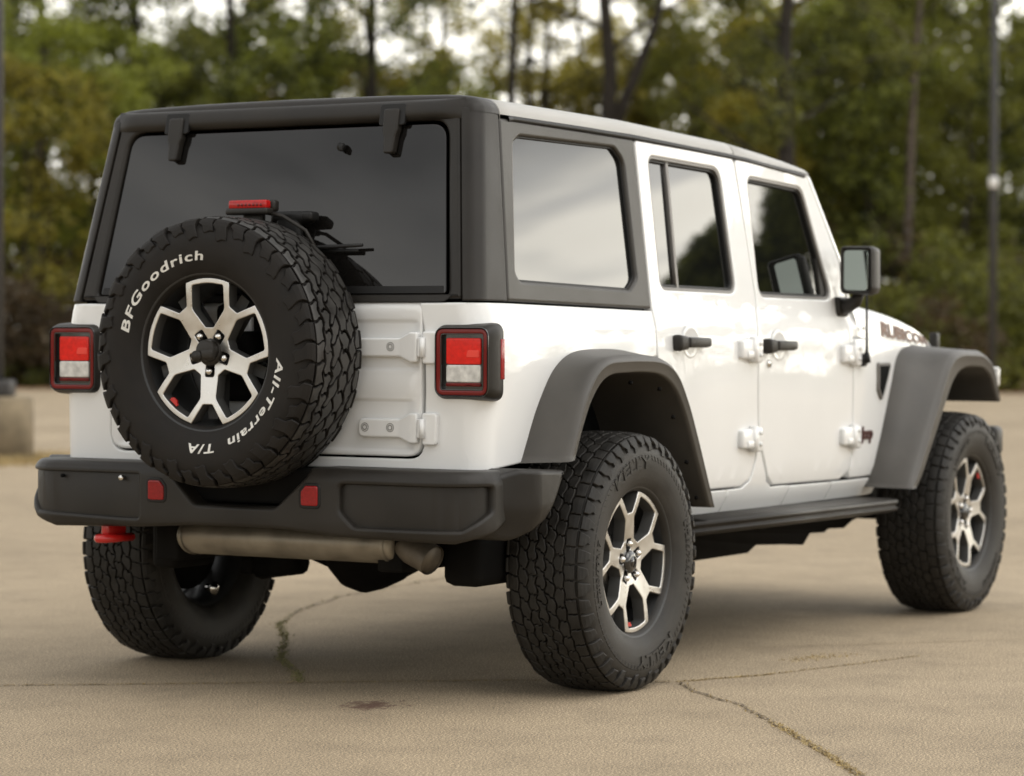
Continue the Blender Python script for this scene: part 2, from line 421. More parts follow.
CR = [(.245, -.961), (.07, -1.10), (-.06, -1.24), (-.104, -1.321), (-.42, -1.58), (-.80, -1.88), (-1.209, -2.191), (-1.5, -2.5)]
CG = [(-.399, .076), (-.20, .22), (.10, .50), (.612, .831), (1.05, 1.16), (1.561, 1.412), (1.85, 1.49), (2.117, 1.585), (2.45, 1.62), (2.85, 1.66), (3.4, 1.7)]
for nm, pts, w in (('pavement_joint', JA, .010), ('pavement_joint', JB, .005), ('pavement_joint', JC, .007), ('pavement_crack', CR, .009), ('pavement_crack', CG, .007)):
    tag(obj(nm, ribbon(pts, w, .004, rg, 160), M['joint'] if nm == 'pavement_crack' else M['joint_pale'], smooth=False), kind='structure')
bm = bmesh.new(); tufts(bm, JA, 1500, .006, .004, rg); tufts(bm, JB, 900, .006, .005, rg, lambda t: .3+.7*(t < .35)); tufts(bm, CR, 2200, .008, .008, rg, lambda t: .10+.90*(.42 < t < .82)); tufts(bm, [(1.0, -1.02), (1.25, -1.1)], 200, .008, .03, rg)
tag(obj('dry_grass', bm, M['drygrass'], smooth=False), kind='stuff')
bm = bmesh.new(); tufts(bm, CG, 2100, .009, .010, rg, lambda t: .12+.88*(t < .45))
tag(obj('crack_weeds', bm, M['greengrass'], smooth=False), kind='stuff')

# ---- lamp poles
def pole(px, dist, rad, base_h, base_r, label, box_z=None):
    q = along(px, dist); root = empty('lamp_pole', (q.x, q.y, 0)); tag(root, label, 'lamp pole', 'car park lamp poles')
    bm = bmesh.new(); tube(bm, [(0, 0, base_h), (0, 0, 4), (0, 0, 8.5)], [rad, rad*.92, rad*.8], 20); rbox(bm, (.5, 0, 8.45), (1.0, .08, .08), .02)
    obj('pole', bm, M['pole'], root)
    bm = bmesh.new(); rbox(bm, (1.1, 0, 8.42), (.7, .36, .14), .04); obj('lamp_head', bm, M['pole'], root)
    if base_h > .2:
        bm = bmesh.new(); tube(bm, [(0, 0, -.02), (0, 0, base_h-.03), (0, 0, base_h)], [base_r, base_r*.985, base_r*.95], 36); obj('concrete_base', bm, M['concrete'], root)
        bm = bmesh.new(); rbox(bm, (0, 0, base_h+.07), (.34, .34, .15), .03, rot=Matrix.Rotation(YAW, 3, 'Z')); obj('base_cover', bm, M['pole'], root)
    if box_z:
        bm = bmesh.new(); rbox(bm, (-rad*.9*cos(YAW)-.03, -rad*.9*sin(YAW), box_z), (.12, .17, .21), .04); obj('junction_box', bm, M['whitebox'], root)
    return root
pole(-6, 24.3, .085, .58, .35, 'dark lamp pole on a round concrete base beside the left tail light')
pole(992, 52, .08, .1, .2, 'slim dark lamp pole with a small white box, beyond the front wheel', box_z=4.1)

q_ = along(-6, 24.3); bm = bmesh.new()
for _ in range(2600):
    a_ = rg.uniform(0, 2*pi); r_ = .36+abs(rg.gauss(0, .38)); x, y = q_.x+r_*cos(a_), q_.y+r_*sin(a_); h = rg.uniform(.03, .11); b_ = rg.uniform(0, 2*pi)
    bm.faces.new((bm.verts.new((x-.006*cos(b_), y-.006*sin(b_), .002)), bm.verts.new((x+.006*cos(b_), y+.006*sin(b_), .002)), bm.verts.new((x+h*.6*sin(b_), y+h*.6*cos(b_), h))))
tag(obj('dry_grass', bm, M['drygrass'], smooth=False), kind='stuff')
# ---- trees
def leaf_mat(name, a, b, tr):
    m = D.materials.new(name); m.use_nodes = True; nt = m.node_tree; p = nt.nodes['Principled BSDF']
    oi = N(nt, 'ShaderNodeObjectInfo'); tcn = N(nt, 'ShaderNodeTexCoord')
    n = N(nt, 'ShaderNodeTexNoise'); n.inputs['Scale'].default_value = 1.7; n.inputs['Detail'].default_value = 3; L(nt, tcn.outputs['Object'], n.inputs['Vector'])
    wn_ = N(nt, 'ShaderNodeNewGeometry')
    f = mathn(nt, 'ADD', mathn(nt, 'MULTIPLY', n.outputs['Fac'], .9), mathn(nt, 'MULTIPLY', mathn(nt, 'ADD', wn_.outputs['Random Per Island'], oi.outputs['Random']), .35))
    r = ramp(nt, mathn(nt, 'SUBTRACT', f, .3), [(.27, a), (.60, b)])
    L(nt, r.outputs[0], p.inputs['Base Color']); p.inputs['Roughness'].default_value = .6
    tl = N(nt, 'ShaderNodeBsdfTranslucent'); mul = mixc(nt, 1.0, r.outputs[0], tr, 'MULTIPLY'); L(nt, mul, tl.inputs[0])
    mx = N(nt, 'ShaderNodeMixShader'); mx.inputs[0].default_value = .45
    L(nt, p.outputs[0], mx.inputs[1]); L(nt, tl.outputs[0], mx.inputs[2]); L(nt, mx.outputs[0], nt.nodes['Material Output'].inputs[0])
    return m
M['leaf_g'] = leaf_mat('green_leaves', (.032, .040, .010), (.26, .285, .055), (1.5, 1.5, .9))
M['leaf_d'] = leaf_mat('dark_leaves', (.022, .027, .008), (.185, .190, .038), (1.3, 1.3, .8))
M['leaf_y'] = leaf_mat('yellowing_leaves', (.050, .048, .012), (.36, .32, .060), (1.5, 1.4, .8))
M['leaf_b'] = leaf_mat('brown_brush', (.045, .032, .018), (.12, .088, .046), (1.2, 1.0, .8))
M['bark'] = mat('dark_bark', (.028, .022, .016), .9, var=.4, vscale=5)
M['bark_p'] = mat('pale_bark', (.085, .066, .050), .9, var=.4, vscale=5)
def crown_mesh(name, rnd, clumps, leaf, per, m):
    """clumps: (x,y,z,rx,rz)"""
    V = []; F = []
    for cx, cy, cz, rx, rz in clumps:
        k = int(per*rnd.uniform(.6, 1.3))
        for _ in range(k):
            while True:
                a, b, c = rnd.uniform(-1, 1), rnd.uniform(-1, 1), rnd.uniform(-1, 1)
                d = a*a+b*b+c*c
                if d < 1: break
            f = d**.15/max(1e-3, sqrt(d))*sqrt(d)   # pull slightly outwards
            x, y, z = cx+a*rx*f, cy+b*rx*f, cz+c*rz*f
            s = leaf*rnd.uniform(.55, 1.35); u = Vector((rnd.gauss(0, 1), rnd.gauss(0, 1), rnd.gauss(0, .6))).normalized(); w = u.cross(Vector((rnd.gauss(0, 1), rnd.gauss(0, 1), rnd.gauss(0, 1)))).normalized()
            i = len(V)
            for su, sw in ((-1, 0), (-.1, .55), (1, .05), (.1, -.5)):
                q = u*su*s + w*sw*s; V.append((x+q.x, y+q.y, z+q.z))
            F.append((i, i+1, i+2, i+3))
    me = D.meshes.new(name); me.from_pydata(V, [], F); me.materials.append(m); return me
def tree_meshes(seed, h, r0, first, spread, leaf, per, m, bark, nl=16, fork=False, lean=.0, dens=3):
    rnd = random.Random(seed); bm = bmesh.new(); clumps = []
    k = 9; lx, ly = rnd.uniform(-lean, lean), rnd.uniform(-lean, lean)
    tp = [(lx*h*(i/k)**1.5+rnd.gauss(0, .06)*(i > 0), ly*h*(i/k)**1.5+rnd.gauss(0, .06)*(i > 0), h*i/k*.93) for i in range(k+1)]
    tube(bm, tp, [r0*(1.25 if i == 0 else 1)*(1-.85*i/k) for i in range(k+1)], 9)
    if fork:
        b = Vector(tp[3]); tube(bm, [b, b+Vector((+.45*RR.x, +.45*RR.y, 1.2)), b+Vector((1.2*RR.x, 1.2*RR.y, 3.0)), b+Vector((1.9*RR.x, 1.9*RR.y, 6))], [r0*.62, r0*.55, r0*.4, r0*.12], 8)
    for i in range(nl):
        t = first+(1-first)*(i+.5)/nl; z = h*.93*t; c = Vector((interp(z, [p[2] for p in tp], [p[0] for p in tp]), interp(z, [p[2] for p in tp], [p[1] for p in tp]), z))
        a = i*2.4+rnd.uniform(-.5, .5); ln = spread*(1-.55*((t-first)/(1-first))**1.5)*rnd.uniform(.6, 1.15); d = Vector((cos(a), sin(a), rnd.uniform(.15, .7)))
        q = [c, c+d*ln*.5+Vector((0, 0, .1)), c+d*ln+Vector((0, 0, rnd.uniform(-.2, .4)))]
        tube(bm, q, [r0*.28*(1.1-t*.6), r0*.17, r0*.05], 6)
        for j in range(dens):
            f = rnd.uniform(.35, 1.05); p = c+d*ln*f+Vector((rnd.gauss(0, .4), rnd.gauss(0, .4), rnd.gauss(0, .35)))
            s = rnd.uniform(.45, .95)*(spread/3.2)**.5; clumps.append((p.x, p.y, p.z, s, s*.75))
    tr = D.meshes.new('trunk'); bm.to_mesh(tr); bm.free(); tr.materials.append(bark)
    for p in tr.polygons: p.use_smooth = True
    return tr, crown_mesh('crown', rnd, clumps, leaf, per, m)
def bush_meshes(seed, h, w, leaf, per, m, bark):
    rnd = random.Random(seed); bm = bmesh.new(); clumps = []
    for i in range(7):
        a = rnd.uniform(0, 6.28); e = Vector((cos(a)*w*.4*rnd.random(), sin(a)*w*.4*rnd.random(), h*rnd.uniform(.5, .9)))
        tube(bm, [(cos(a)*.12, sin(a)*.12, 0), (e.x*.5, e.y*.5, e.z*.55), e], [.035, .025, .008], 5)
    for i in range(24):
        a = rnd.uniform(0, 6.28); r = w*.5*sqrt(rnd.random()); z = rnd.uniform(.10, .9)*h*(1-.45*(r/(w*.5))**2); s = rnd.uniform(.3, .6)*h*.28+.15
        clumps.append((cos(a)*r, sin(a)*r, z, s*1.15, s))
    tr = D.meshes.new('stems'); bm.to_mesh(tr); bm.free(); tr.materials.append(bark)
    return tr, crown_mesh('foliage', rnd, clumps, leaf, per, m)
TALL = [tree_meshes(21, 18, .22, .30, 3.6, .080, 225, M['leaf_g'], M['bark'], nl=22, lean=.02), tree_meshes(22, 20, .26, .26, 3.4, .080, 225, M['leaf_d'], M['bark'], nl=24, lean=.03),
        tree_meshes(23, 17, .17, .34, 3.0, .080, 200, M['leaf_y'], M['bark'], nl=20, lean=.03)]
FORK = tree_meshes(24, 18, .30, .46, 3.2, .075, 110, M['leaf_y'], M['bark'], nl=16, fork=True, lean=.0, dens=3)
THIN = [tree_meshes(25, 17, .15, .46, 2.4, .075, 120, M['leaf_y'], M['bark'], nl=12, lean=.03, dens=2), tree_meshes(26, 18, .17, .52, 2.6, .075, 120, M['leaf_g'], M['bark_p'], nl=12, lean=.04, dens=2)]
UNDER = [tree_meshes(31, 8.5, .10, .16, 2.8, .080, 225, M['leaf_g'], M['bark'], nl=18), tree_meshes(32, 7.5, .09, .12, 2.6, .080, 225, M['leaf_y'], M['bark'], nl=17), tree_meshes(33, 9.5, .11, .14, 2.7, .080, 225, M['leaf_d'], M['bark'], nl=19)]
BUSH = [bush_meshes(41, 3.2, 4.2, .09, 150, M['leaf_b'], M['bark']), bush_meshes(42, 2.6, 4.0, .09, 150, M['leaf_b'], M['bark_p']), bush_meshes(43, 3.4, 3.8, .08, 190, M['leaf_d'], M['bark']), bush_meshes(44, 2.4, 3.6, .09, 150, M['leaf_d'], M['bark'])]
rt_ = random.Random(5); ORD = {}
def plant(name, parts, px, dist, sc, label, cat, group, sub=('trunk', 'crown')):
    q = along(px, dist); root = empty(name, (q.x, q.y, 0)); root.scale = (sc, sc, sc*rt_.uniform(.93, 1.07)); root.rotation_euler.z = rt_.uniform(0, 6.28)
    tag(root, label, cat, group)
    for nm, me in zip(sub, parts):
        o = D.objects.new(nm, me); C.objects.link(o); o.parent = root
    return root

G1, G2, G3 = 'tall trees of the wood edge', 'understory trees of the wood edge', 'bushes along the wood edge'
for nm, parts, px, dist, sc, lab, fixed in (
    ('tall_tree', TALL[0], -70, 72, 1.0, 'tall green tree just past the left lamp pole, leftmost of the wood edge', 0),
    ('tall_tree', TALL[0], 45, 70, 1.0, 'tall green tree above the left tail light, right of the lamp pole', 0),
    ('tall_tree', TALL[1], 125, 75, 1.0, 'tall dark green tree over the left corner of the hardtop', 0),
    ('tall_tree', TALL[0], 225, 71, .98, 'tall green tree over the left liftgate hinge', 0),
    ('tall_tree', TALL[2], 300, 79, 1.0, 'tall yellowing tree above the middle of the rear window', 0),
    ('tall_tree', TALL[0], 372, 72, 1.05, 'tall green tree with mossy trunk over the right liftgate hinge', 0),
    ('tall_tree', TALL[2], 452, 84, 1.0, 'tall yellowing tree above the right rear corner of the hardtop', 0),
    ('slender_tree', THIN[0], 503, 72, 1.15, 'slender dark tree above the front of the rear side window, left of the twin stems', 0),
    ('slender_tree', THIN[0], 533, 74, 1.0, 'left one of the two close thin dark stems left of the forked tree', 0),
    ('slender_tree', THIN[0], 550, 75, 1.05, 'right one of the two close thin dark stems left of the forked tree', 0),
    ('forked_tree', FORK, 606, 69, 1.0, 'dark forked tree standing against the brightest patch of sky', 1),
    ('tall_tree', TALL[2], 586, 95, 1.0, 'tall yellowing tree far back, left of the forked trunk', 0),
    ('tall_tree', TALL[2], 664, 96, 1.0, 'tall yellowing tree far back, in the bright sky gap right of the forked tree', 0),
    ('tall_tree', TALL[2], 738, 75, .95, 'tall yellowing tree above the front door, left of the thick dark trunk', 0),
    ('tall_tree', TALL[1], 786, 63.6, 1.0, 'tall tree with the thickest dark trunk, above the front end of the roof', 0),
    ('tall_tree', TALL[0], 852, 77, 1.0, 'tall green tree above the door mirror', 0),
    ('slender_tree', THIN[1], 903, 64.5, .85, 'pale barked leaning tree between the door mirror and the right lamp pole', 0),
    ('tall_tree', TALL[1], 985, 74, 1.0, 'tall dark green tree right behind the right lamp pole', 0),
    ('tall_tree', TALL[1], 1075, 71, 1.0, 'tall dark green tree at the right end of the wood edge', 0)):
    r = plant(nm, parts, px, dist, sc, lab, 'tree', G1)
    if fixed: r.rotation_euler.z = 0
for parts, px, dist, sc, lab in (
    (UNDER[0], -40, 65, 1.05, 'low green tree hidden behind the left lamp pole'), (UNDER[1], 28, 64, 1.0, 'low yellow green tree right beside the left lamp pole'), (UNDER[0], 92, 66, 1.05, 'low green tree left of the hardtop corner'),
    (UNDER[2], 160, 67, .95, 'low dark tree showing over the left end of the roof'), (UNDER[0], 240, 67, 1.0, 'low green tree over the left half of the rear window'), (UNDER[1], 325, 69, .85, 'low yellow green tree over the high brake light'),
    (UNDER[0], 440, 69, .88, 'low green tree over the right side of the rear window'), (UNDER[2], 692, 72, 1.0, 'dark dense low tree right of the bright sky gap, over the rear door'),
    (UNDER[1], 750, 67, 1.0, 'yellow green low tree over the joint between the two doors'), (UNDER[2], 822, 68, 1.0, 'dark low tree above the front edge of the roof'), (UNDER[0], 868, 66, .90, 'low green tree straight above the door mirror'),
    (UNDER[2], 925, 70, .95, 'dark low tree over the bonnet lettering'), (UNDER[2], 968, 66, .92, 'dark low tree left of the right lamp pole'), (UNDER[0], 1035, 67, 1.0, 'low green tree right of the right lamp pole')):
    plant('understory_tree', parts, px, dist, sc, lab, 'tree', G2)
for i, (k, px, dist, sc, lab) in enumerate((
    (0, 132, 73, 1.2, 'green tree in the second row left of the hardtop'), (0, 272, 75, 1.25, 'green tree in the second row over the centre of the rear window'), (0, 775, 77, 1.25, 'green tree in the second row by the thick dark trunk'), (1, 412, 77, 1.15, 'yellow green tree in the second row right of the right liftgate hinge'), (0, 902, 77, 1.25, 'green tree in the second row above the bonnet'),
    (1, 40, 82, 1.45, 'tall yellow green tree in the third row above the left tail light'),  (1, 310, 83, 1.4, 'tall yellow green tree in the third row above the high brake light'), (1, 645, 82, 1.32, 'yellow green tree low in the bright sky gap right of the forked tree'), (1, 572, 84, 1.42, 'yellow green tree in the sky gap just left of the forked trunk'), (0, 470, 86, 1.2, 'green tree in the third row above the right end of the rear window'),
    (0, 800, 85, 1.5, 'tall green tree in the third row above the roof front'),  
    (0, 5, 76, 1.15, 'green tree in the second row behind the left lamp pole'), (2, 70, 78, 1.2, 'dark tree in the second row above the left tail light'),  (1, 195, 77, 1.2, 'yellow green tree in the second row above the left liftgate hinge'),
     (2, 355, 77, 1.0, 'dark tree in the second row just left of the right liftgate hinge'), 
    (1, 720, 78, 1.15, 'yellow green tree in the second row right of the dark dense tree'),  (2, 835, 74, 1.2, 'dark tree in the second row above the windscreen pillar'), 
    (2, 945, 75, 1.2, 'dark tree in the second row left of the right lamp pole'), (0, 1010, 78, 1.25, 'green tree in the second row behind the right lamp pole'))):
    plant('understory_tree', UNDER[k], px, dist, sc, lab, 'tree', G2)
for parts, px, dist, sc, lab in (
    (BUSH[1], -45, 61.5, 1.1, 'pale brown bush left of the left lamp pole'), (BUSH[0], 15, 62, 1.15, 'brown bush directly behind the left lamp pole base'), (BUSH[1], 58, 61.5, 1.0, 'brown bush behind the left tail light'), (BUSH[0], 100, 62.5, 1.0, 'brown bush behind the left edge of the tailgate'), (BUSH[3], 30, 60.8, .45, 'small dark green bush at the foot of the brush by the left pole'),
    (BUSH[3], 958, 64, 1.5, 'tall dark green bush in the second row, left of the right lamp pole'), (BUSH[0], 890, 65, 1.6, 'tall brown bush in the second row, over the bonnet'),
    (BUSH[2], 835, 62, 1.05, 'green bush behind the windscreen pillar'), (BUSH[0], 872, 61.5, .95, 'brown bush behind the door mirror'), (BUSH[3], 905, 61, .9, 'dark green bush over the bonnet lettering'), (BUSH[2], 938, 62, 1.0, 'green bush over the front fender flare'), (BUSH[0], 970, 61.5, .95, 'brown bush just left of the right lamp pole'), (BUSH[3], 1005, 61, 1.0, 'dark green bush right of the right lamp pole'), (BUSH[2], 1045, 62, 1.0, 'green bush at the right end of the wood edge')):
    plant('bush', parts, px, dist, sc, lab, 'bush', G3, ('stems', 'foliage'))
# wood along the right-hand side of the car park (seen mirrored in the door windows)
rnd = random.Random(91); clumps = []
AZ = [-45, -26.9, -25.8, -25.2, -24.5, -24.1, -23.6, -23.35, -23.0, -22.75, -22.5, -20.5, -18, -8]; HT = [6.8, 7.3, 7.6, 8.1, 8.5, 8.6, 8.0, 7.9, 8.3, 8.9, 9.6, 10.3, 9.6, 9.0]
for i in range(1500):
    az = rnd.uniform(-45, -8) if i < 200 else rnd.uniform(-27.2, -20.5); d = rnd.uniform(45, 49); h = interp(az, AZ, HT); s_ = rnd.uniform(.5, .95) if i < 200 else rnd.uniform(.2, .4)
    z = h-s_*.7-rnd.uniform(0, .25) if i % 3 == 0 else rnd.uniform(.4 if i < 200 else h-2.2, h-s_)
    clumps.append((1+d*cos(radians(az)), -.75+d*sin(radians(az)), z, s_, s_*.8))
o = D.objects.new('side_wood', crown_mesh('side_wood', rnd, clumps, .07, 75, M['leaf_g'])); C.objects.link(o); tag(o, kind='stuff')
# far wood behind everything: one mass
rnd = random.Random(77); clumps = []
for i in range(330):
    px = rnd.uniform(-500, 1500); q = along(px, rnd.uniform(92, 104)); s = rnd.uniform(1.0, 2.0); clumps.append((q.x, q.y, rnd.uniform(.2, 5.2), s, s*.9))
o = D.objects.new('far_wood', crown_mesh('far_wood', rnd, clumps, .20, 70, M['leaf_d'])); C.objects.link(o); tag(o, kind='stuff')
clumps = []  # unseen tree ring, added for reflections and to block low horizon light
for i in range(640):
    a = rnd.uniform(radians(50), radians(379)); d = rnd.uniform(68, 78); s_ = rnd.uniform(1.3, 2.3)
    hmax = 8.5 if radians(70) < a < radians(300) else 7.0
    hmax *= .72+.28*sin(a*17)*sin(a*5+1)
    clumps.append((CAM.x+8+cos(a)*d, CAM.y+4+sin(a)*d, hmax*rnd.random()**1.5, s_, s_*.9))
o = D.objects.new('far_wood', crown_mesh('far_wood', rnd, clumps, .17, 210, M['leaf_d'])); C.objects.link(o); tag(o, kind='stuff')
# ================================================================== THE VEHICLE
car = empty('parked_suv')
tag(car, 'white four-door off-road SUV with black hardtop and tailgate spare tyre, parked on the cracked pavement', 'suv')

ZB = 1.215
PZ = [.45, .50, .56, .62, .75, .95, 1.08, 1.14, 1.19, 1.2151]; PY = [.69, .738, .770, .784, .79, .795, .793, .788, .777, .770]
def hw(z): return interp(z, PZ, PY) if z < ZB else .770-.13*(z-ZB)
def tap(x): return .12*((x-2.13)/1.17)**1.3 if x > 2.13 else 0
def side(s): return lambda x, z, d: (x, s*(hw(z)-tap(x)-d), z)
ZC = [.50, .56, .62, .68, .75, .85, .95, 1.02, 1.08, 1.11, 1.14, 1.165, 1.19, 1.2145]
RC = .07
def tub(s):
    def f(u, z, d):
        h = hw(z); yc = h-RC
        if u >= 0: return (-.65+u, s*(h-d), z)
        if u >= -.11:
            a = -u/.11*pi/2; return (-.65-(RC-d)*sin(a), s*(yc+(RC-d)*cos(a)), z)
        return (-.72+d, s*(yc+u+.11), z)
    return f
RG = .055; AG = RG*pi/2
def xr(z): return -.72+.2*(z-ZB)
def green(s):
    def f(u, z, d):
        h = .770-.13*(z-ZB); yc = h-RG; x0 = xr(z)
        if u >= 0: return (x0+RG+u, s*(h-d), z)
        if u >= -AG:
            a = -u/RG; return (x0+RG-(RG-d)*sin(a), s*(yc+(RG-d)*cos(a)), z)
        return (x0+d, s*(yc+u+AG), z)
    return f
def rear(y, z, d): return (xr(z)+d, y, z)

# ---- hidden inner body so the panel gaps read dark
bm = bmesh.new()
def hexa(x0, x1, y0, y1, z0, z1, dx=0, dy=0):
    P = [(x0, y0, z0), (x1, y0, z0), (x1, y1, z0), (x0, y1, z0), (x0+dx, y0+dy, z1), (x1, y0+dy, z1), (x1, y1-dy, z1), (x0+dx, y1-dy, z1)]
    v = [bm.verts.new(p) for p in P]
    for q in ((0, 1, 2, 3), (4, 5, 6, 7), (0, 1, 5, 4), (1, 2, 6, 5), (2, 3, 7, 6), (3, 0, 4, 7)): bm.faces.new([v[i] for i in q])
hexa(-.685, 3.15, -.56, .56, .56, 1.08)
hexa(-.685, 2.12, -.73, .73, 1.06, 1.205)
hexa(-.685, 1.86, -.715, .715, 1.206, 1.74, .12, .07)
for s in (-1, 1):
    a, b = sorted((s*.555, s*.745))
    hexa(.66, 2.2, a, b, .545, 1.059)
    hexa(-.685, -.50, a, b, .60, 1.059)
inner = obj('inner_body', bm, M['dark'], car, smooth=False)

# ---- side panels
OV = 1.7
def win_outline(pts, r): return rp(pts, r, 6)
RW = [(-.448, 1.279), (.265, 1.266), (.322, 1.303), (.322, 1.690), (.268, 1.731), (-.357, 1.727), (-.402, 1.705), (-.474, 1.305)]
RDW = win_outline([(.485, 1.270), (1.078, 1.266), (1.052, 1.708), (.498, 1.720)], [.045, .05, .065, .045])
FDW = win_outline([(1.262, 1.258), (1.925, 1.256), (1.752, 1.676), (1.268, 1.692)], [.05, .05, .07, .045])
hubp = []
for s in (-1, 1):
    sm = side(s)
    # rear quarter with a strip under the tailgate
    Q = [(-.83, .712), (-.06, .712), (.215, .735), (.30, .88), (.40, 1.00), (.52, 1.035), (.95, 1.035), (1.052, 1.05), (1.050, 1.199), (.11, 1.212), (-.245, 1.212), (-.245, .745), (-.83, .745)]
    Q = rp(Q, [0, 0, 0, .05, .05, .03, 0, 0, .008, .05, .012, .055, 0])
    panel('quarter_panel', [Q], tub(s), M['white'], car, t=.022, r=.005, cu=[-.245+.02*i for i in range(7)]+[-.12, -.11, -.09, -.07, -.05, -.03, -.015, 0, .2, .4, .6, .8], cv=ZC, mx=.03)
    # fuel-side / corner plastics come with the lights
    rd = rp([(.630, .592), (1.085, .589), (1.150, .612), (1.185, .675), (1.2065, .76), (1.192, .90), (1.186, 1.10), (1.2285, 1.245), (1.190, 1.60), (1.172, 1.752), (.418, 1.765), (.406, 1.21), (.408, 1.05), (.46, .93), (.55, .74)],
            [.02, .03, .03, .03, .03, .2, .1, .15, .1, .03, .02, .02, .05, .1, .05])
    rdo = panel('rear_door', [rd, RDW], sm, M['white'], car, t=.032, r=.005, cu=frange(.4, 1.2, 7), cv=ZC+frange(1.215, 1.765, 5), mx=.035)
    fd = rp([(1.362, .583), (1.972, .577), (2.040, .603), (2.059, .665), (2.052, .985), (2.066, 1.19), (2.014, 1.415), (1.803, 1.722), (1.180, 1.752), (1.198, 1.60), (1.2365, 1.245), (1.194, 1.10), (1.200, .90), (1.2145, .76), (1.240, .722), (1.308, .611)],
            [.03, .04, .05, .05, .2, .05, .2, .03, .03, .1, .15, .1, .2, .04, .03, .03])
    fdo = panel('front_door', [fd, FDW], sm, M['white'], car, t=.032, r=.005, cu=frange(1.2, 2.06, 7), cv=ZC+frange(1.215, 1.75, 5), mx=.035)
    # window glass, rubber and trim
    for par, ol, isr in ((rdo, RDW, 1), (fdo, FDW, 0)):
        ol = orient(ol)
        gl = panel('window_glass', [inset(ol, -.004)], lambda x, z, d: sm(x, z, d+.022), M['glass'], par, t=.004, r=.0005, mx=.3)
        panel('window_trim', [inset(ol, -.003), inset(ol, .011)], lambda x, z, d: sm(x, z, d+.004), M['trim'], par, t=.012, r=.003, mx=.03)
        panel('window_seal', [inset(ol, .0105), inset(ol, .020)], lambda x, z, d: sm(x, z, d+.012), M['seal'], par, t=.010, r=.002, mx=.03)
        if isr:
            panel('window_bar', [[(.626, 1.272), (.646, 1.272), (.668, 1.715), (.648, 1.715)]], lambda x, z, d: sm(x, z, d+.010), M['trim'], par, t=.012, r=.003, mx=.1)
        else:
            panel('window_corner', [rp([(1.840, 1.268), (1.915, 1.268), (1.838, 1.455)], .012)], lambda x, z, d: sm(x, z, d+.012), M['black'], par, t=.01, r=.003, mx=.1)
    # rockers
    for x0, x1, k in ((.60, .984, 0), (.990, 1.510, 1), (1.516, 1.905, 2), (1.911, 2.42, 3)):
        tp = {0: [(.990, .583), (.60, .583)], 1: [(1.510, .577), (1.350, .577), (1.298, .600), (1.225, .722), (1.205, .742), (1.196, .680), (1.158, .606), (1.10, .583), (.995, .583)], 2: [(1.905, .571), (1.516, .574)], 3: [(2.42, .571), (1.911, .571)]}[k]
        pl = [(x0, .500), (x1, .500)]+tp
        panel('rocker_panel', [pl], sm, M['white'], car, t=.03, r=.003, cv=[.53, .56, .60, .65, .70], mx=.04)
    # front fender side panel
    fs = rp([(2.046, .579), (2.50, .579), (2.60, .80), (2.75, 1.0), (3.15, 1.02), (3.15, 1.075), (2.30, 1.108), (2.078, 1.112), (2.060, .985), (2.067, .665)], [.05, 0, 0, 0, 0, 0, 0, .02, .1, .03])
    fpn = panel('fender_panel', [fs], sm, M['white'], car, t=.03, r=.005, cu=frange(2.06, 3.1, 10), cv=ZC[:9], mx=.04)
    # vent
    vt = rp([(2.312, .912), (2.365, .866), (2.485, 1.020), (2.312, 1.020)], [.015, .02, .02, .015])
    panel('fender_vent', [vt], lambda x, z, d: sm(x, z, d-.010), M['trim'], fpn, t=.012, r=.004, mx=.05)
    panel('vent_opening', [inset(orient(vt), .014)], lambda x, z, d: sm(x, z, d-.0115), M['dark'], fpn, t=.004, r=.001, mx=.05)
    # cowl corner between door and hood
    panel('cowl_panel', [rp([(2.082, 1.116), (2.135, 1.116), (2.135, 1.245), (2.11, 1.26), (2.074, 1.255)], [.01, .01, .02, .03, .02])], lambda x, z, d: (x, s*(.775-.06*sstep(1.15, 1.26, z)-tap(x)-d), z), M['white'], car, t=.03, r=.006, cv=[1.13, 1.15, 1.17, 1.19, 1.21, 1.23], mx=.03)
    # door hinges
    for par, x, z in ((rdo, 1.105, 1.072), (rdo, 1.115, .757), (fdo, 2.005, 1.054), (fdo, 2.015, .741)):
        bm = bmesh.new(); y = hw(z)-tap(x)
        rbox(bm, (x-.028, s*(y+.008), z), (.10, .026, .078), .010, 3, taper=lambda c: (c.x, c.y, c.z*(1-.18*(c.x < 0))))
        rbox(bm, (x+.048, s*(y-tap(x+.05)+.010), z-.004), (.075, .028, .088), .010, 3)
        tube(bm, [(x+.018, s*(y+.016), z-.044), (x+.018, s*(y+.016), z+.044)], .015, 12)
        rbox(bm, (x-.02, s*(y+.021), z-.018), (.05, .01, .024), .004, 2)
        for dz in (.02, -.02): tube(bm, [(x+.055, s*(y+.02), z+dz), (x+.055, s*(y+.03), z+dz)], .008, 10)
        obj('door_hinge', bm, M['white'], par)
    # door handles
    for par, x, z in ((rdo, .640, 1.094), (fdo, 1.355, 1.083)):
        bm = bmesh.new(); y = hw(z)
        rbox(bm, (x-.085, s*(y+.013), z), (.075, .042, .058), .014, 3, taper=lambda c: (c.x, c.y, c.z*(1-.25*(c.x > 0))))
        rbox(bm, (x+.020, s*(y+.030), z+.002), (.165, .018, .036), .008, 3, taper=lambda c: (c.x, c.y, c.z*(1-.15*(c.x > 0))))
        rbox(bm, (x+.088, s*(y+.012), z), (.030, .036, .032), .008, 2)
        obj('door_handle', bm, M['black'], par)
        bm = bmesh.new()   # dished cup behind the grip, with a raised rolled rim
        rows = []
        for r, dp in ((1.12, -.001), (1.0, .004), (.88, .003), (.6, -.0005)):
            rows.append([(x+.012+r*.062*cos(a), s*(y+dp), z+.002+r*.052*sin(a)) for a in [2*pi*i/28 for i in range(28)]])
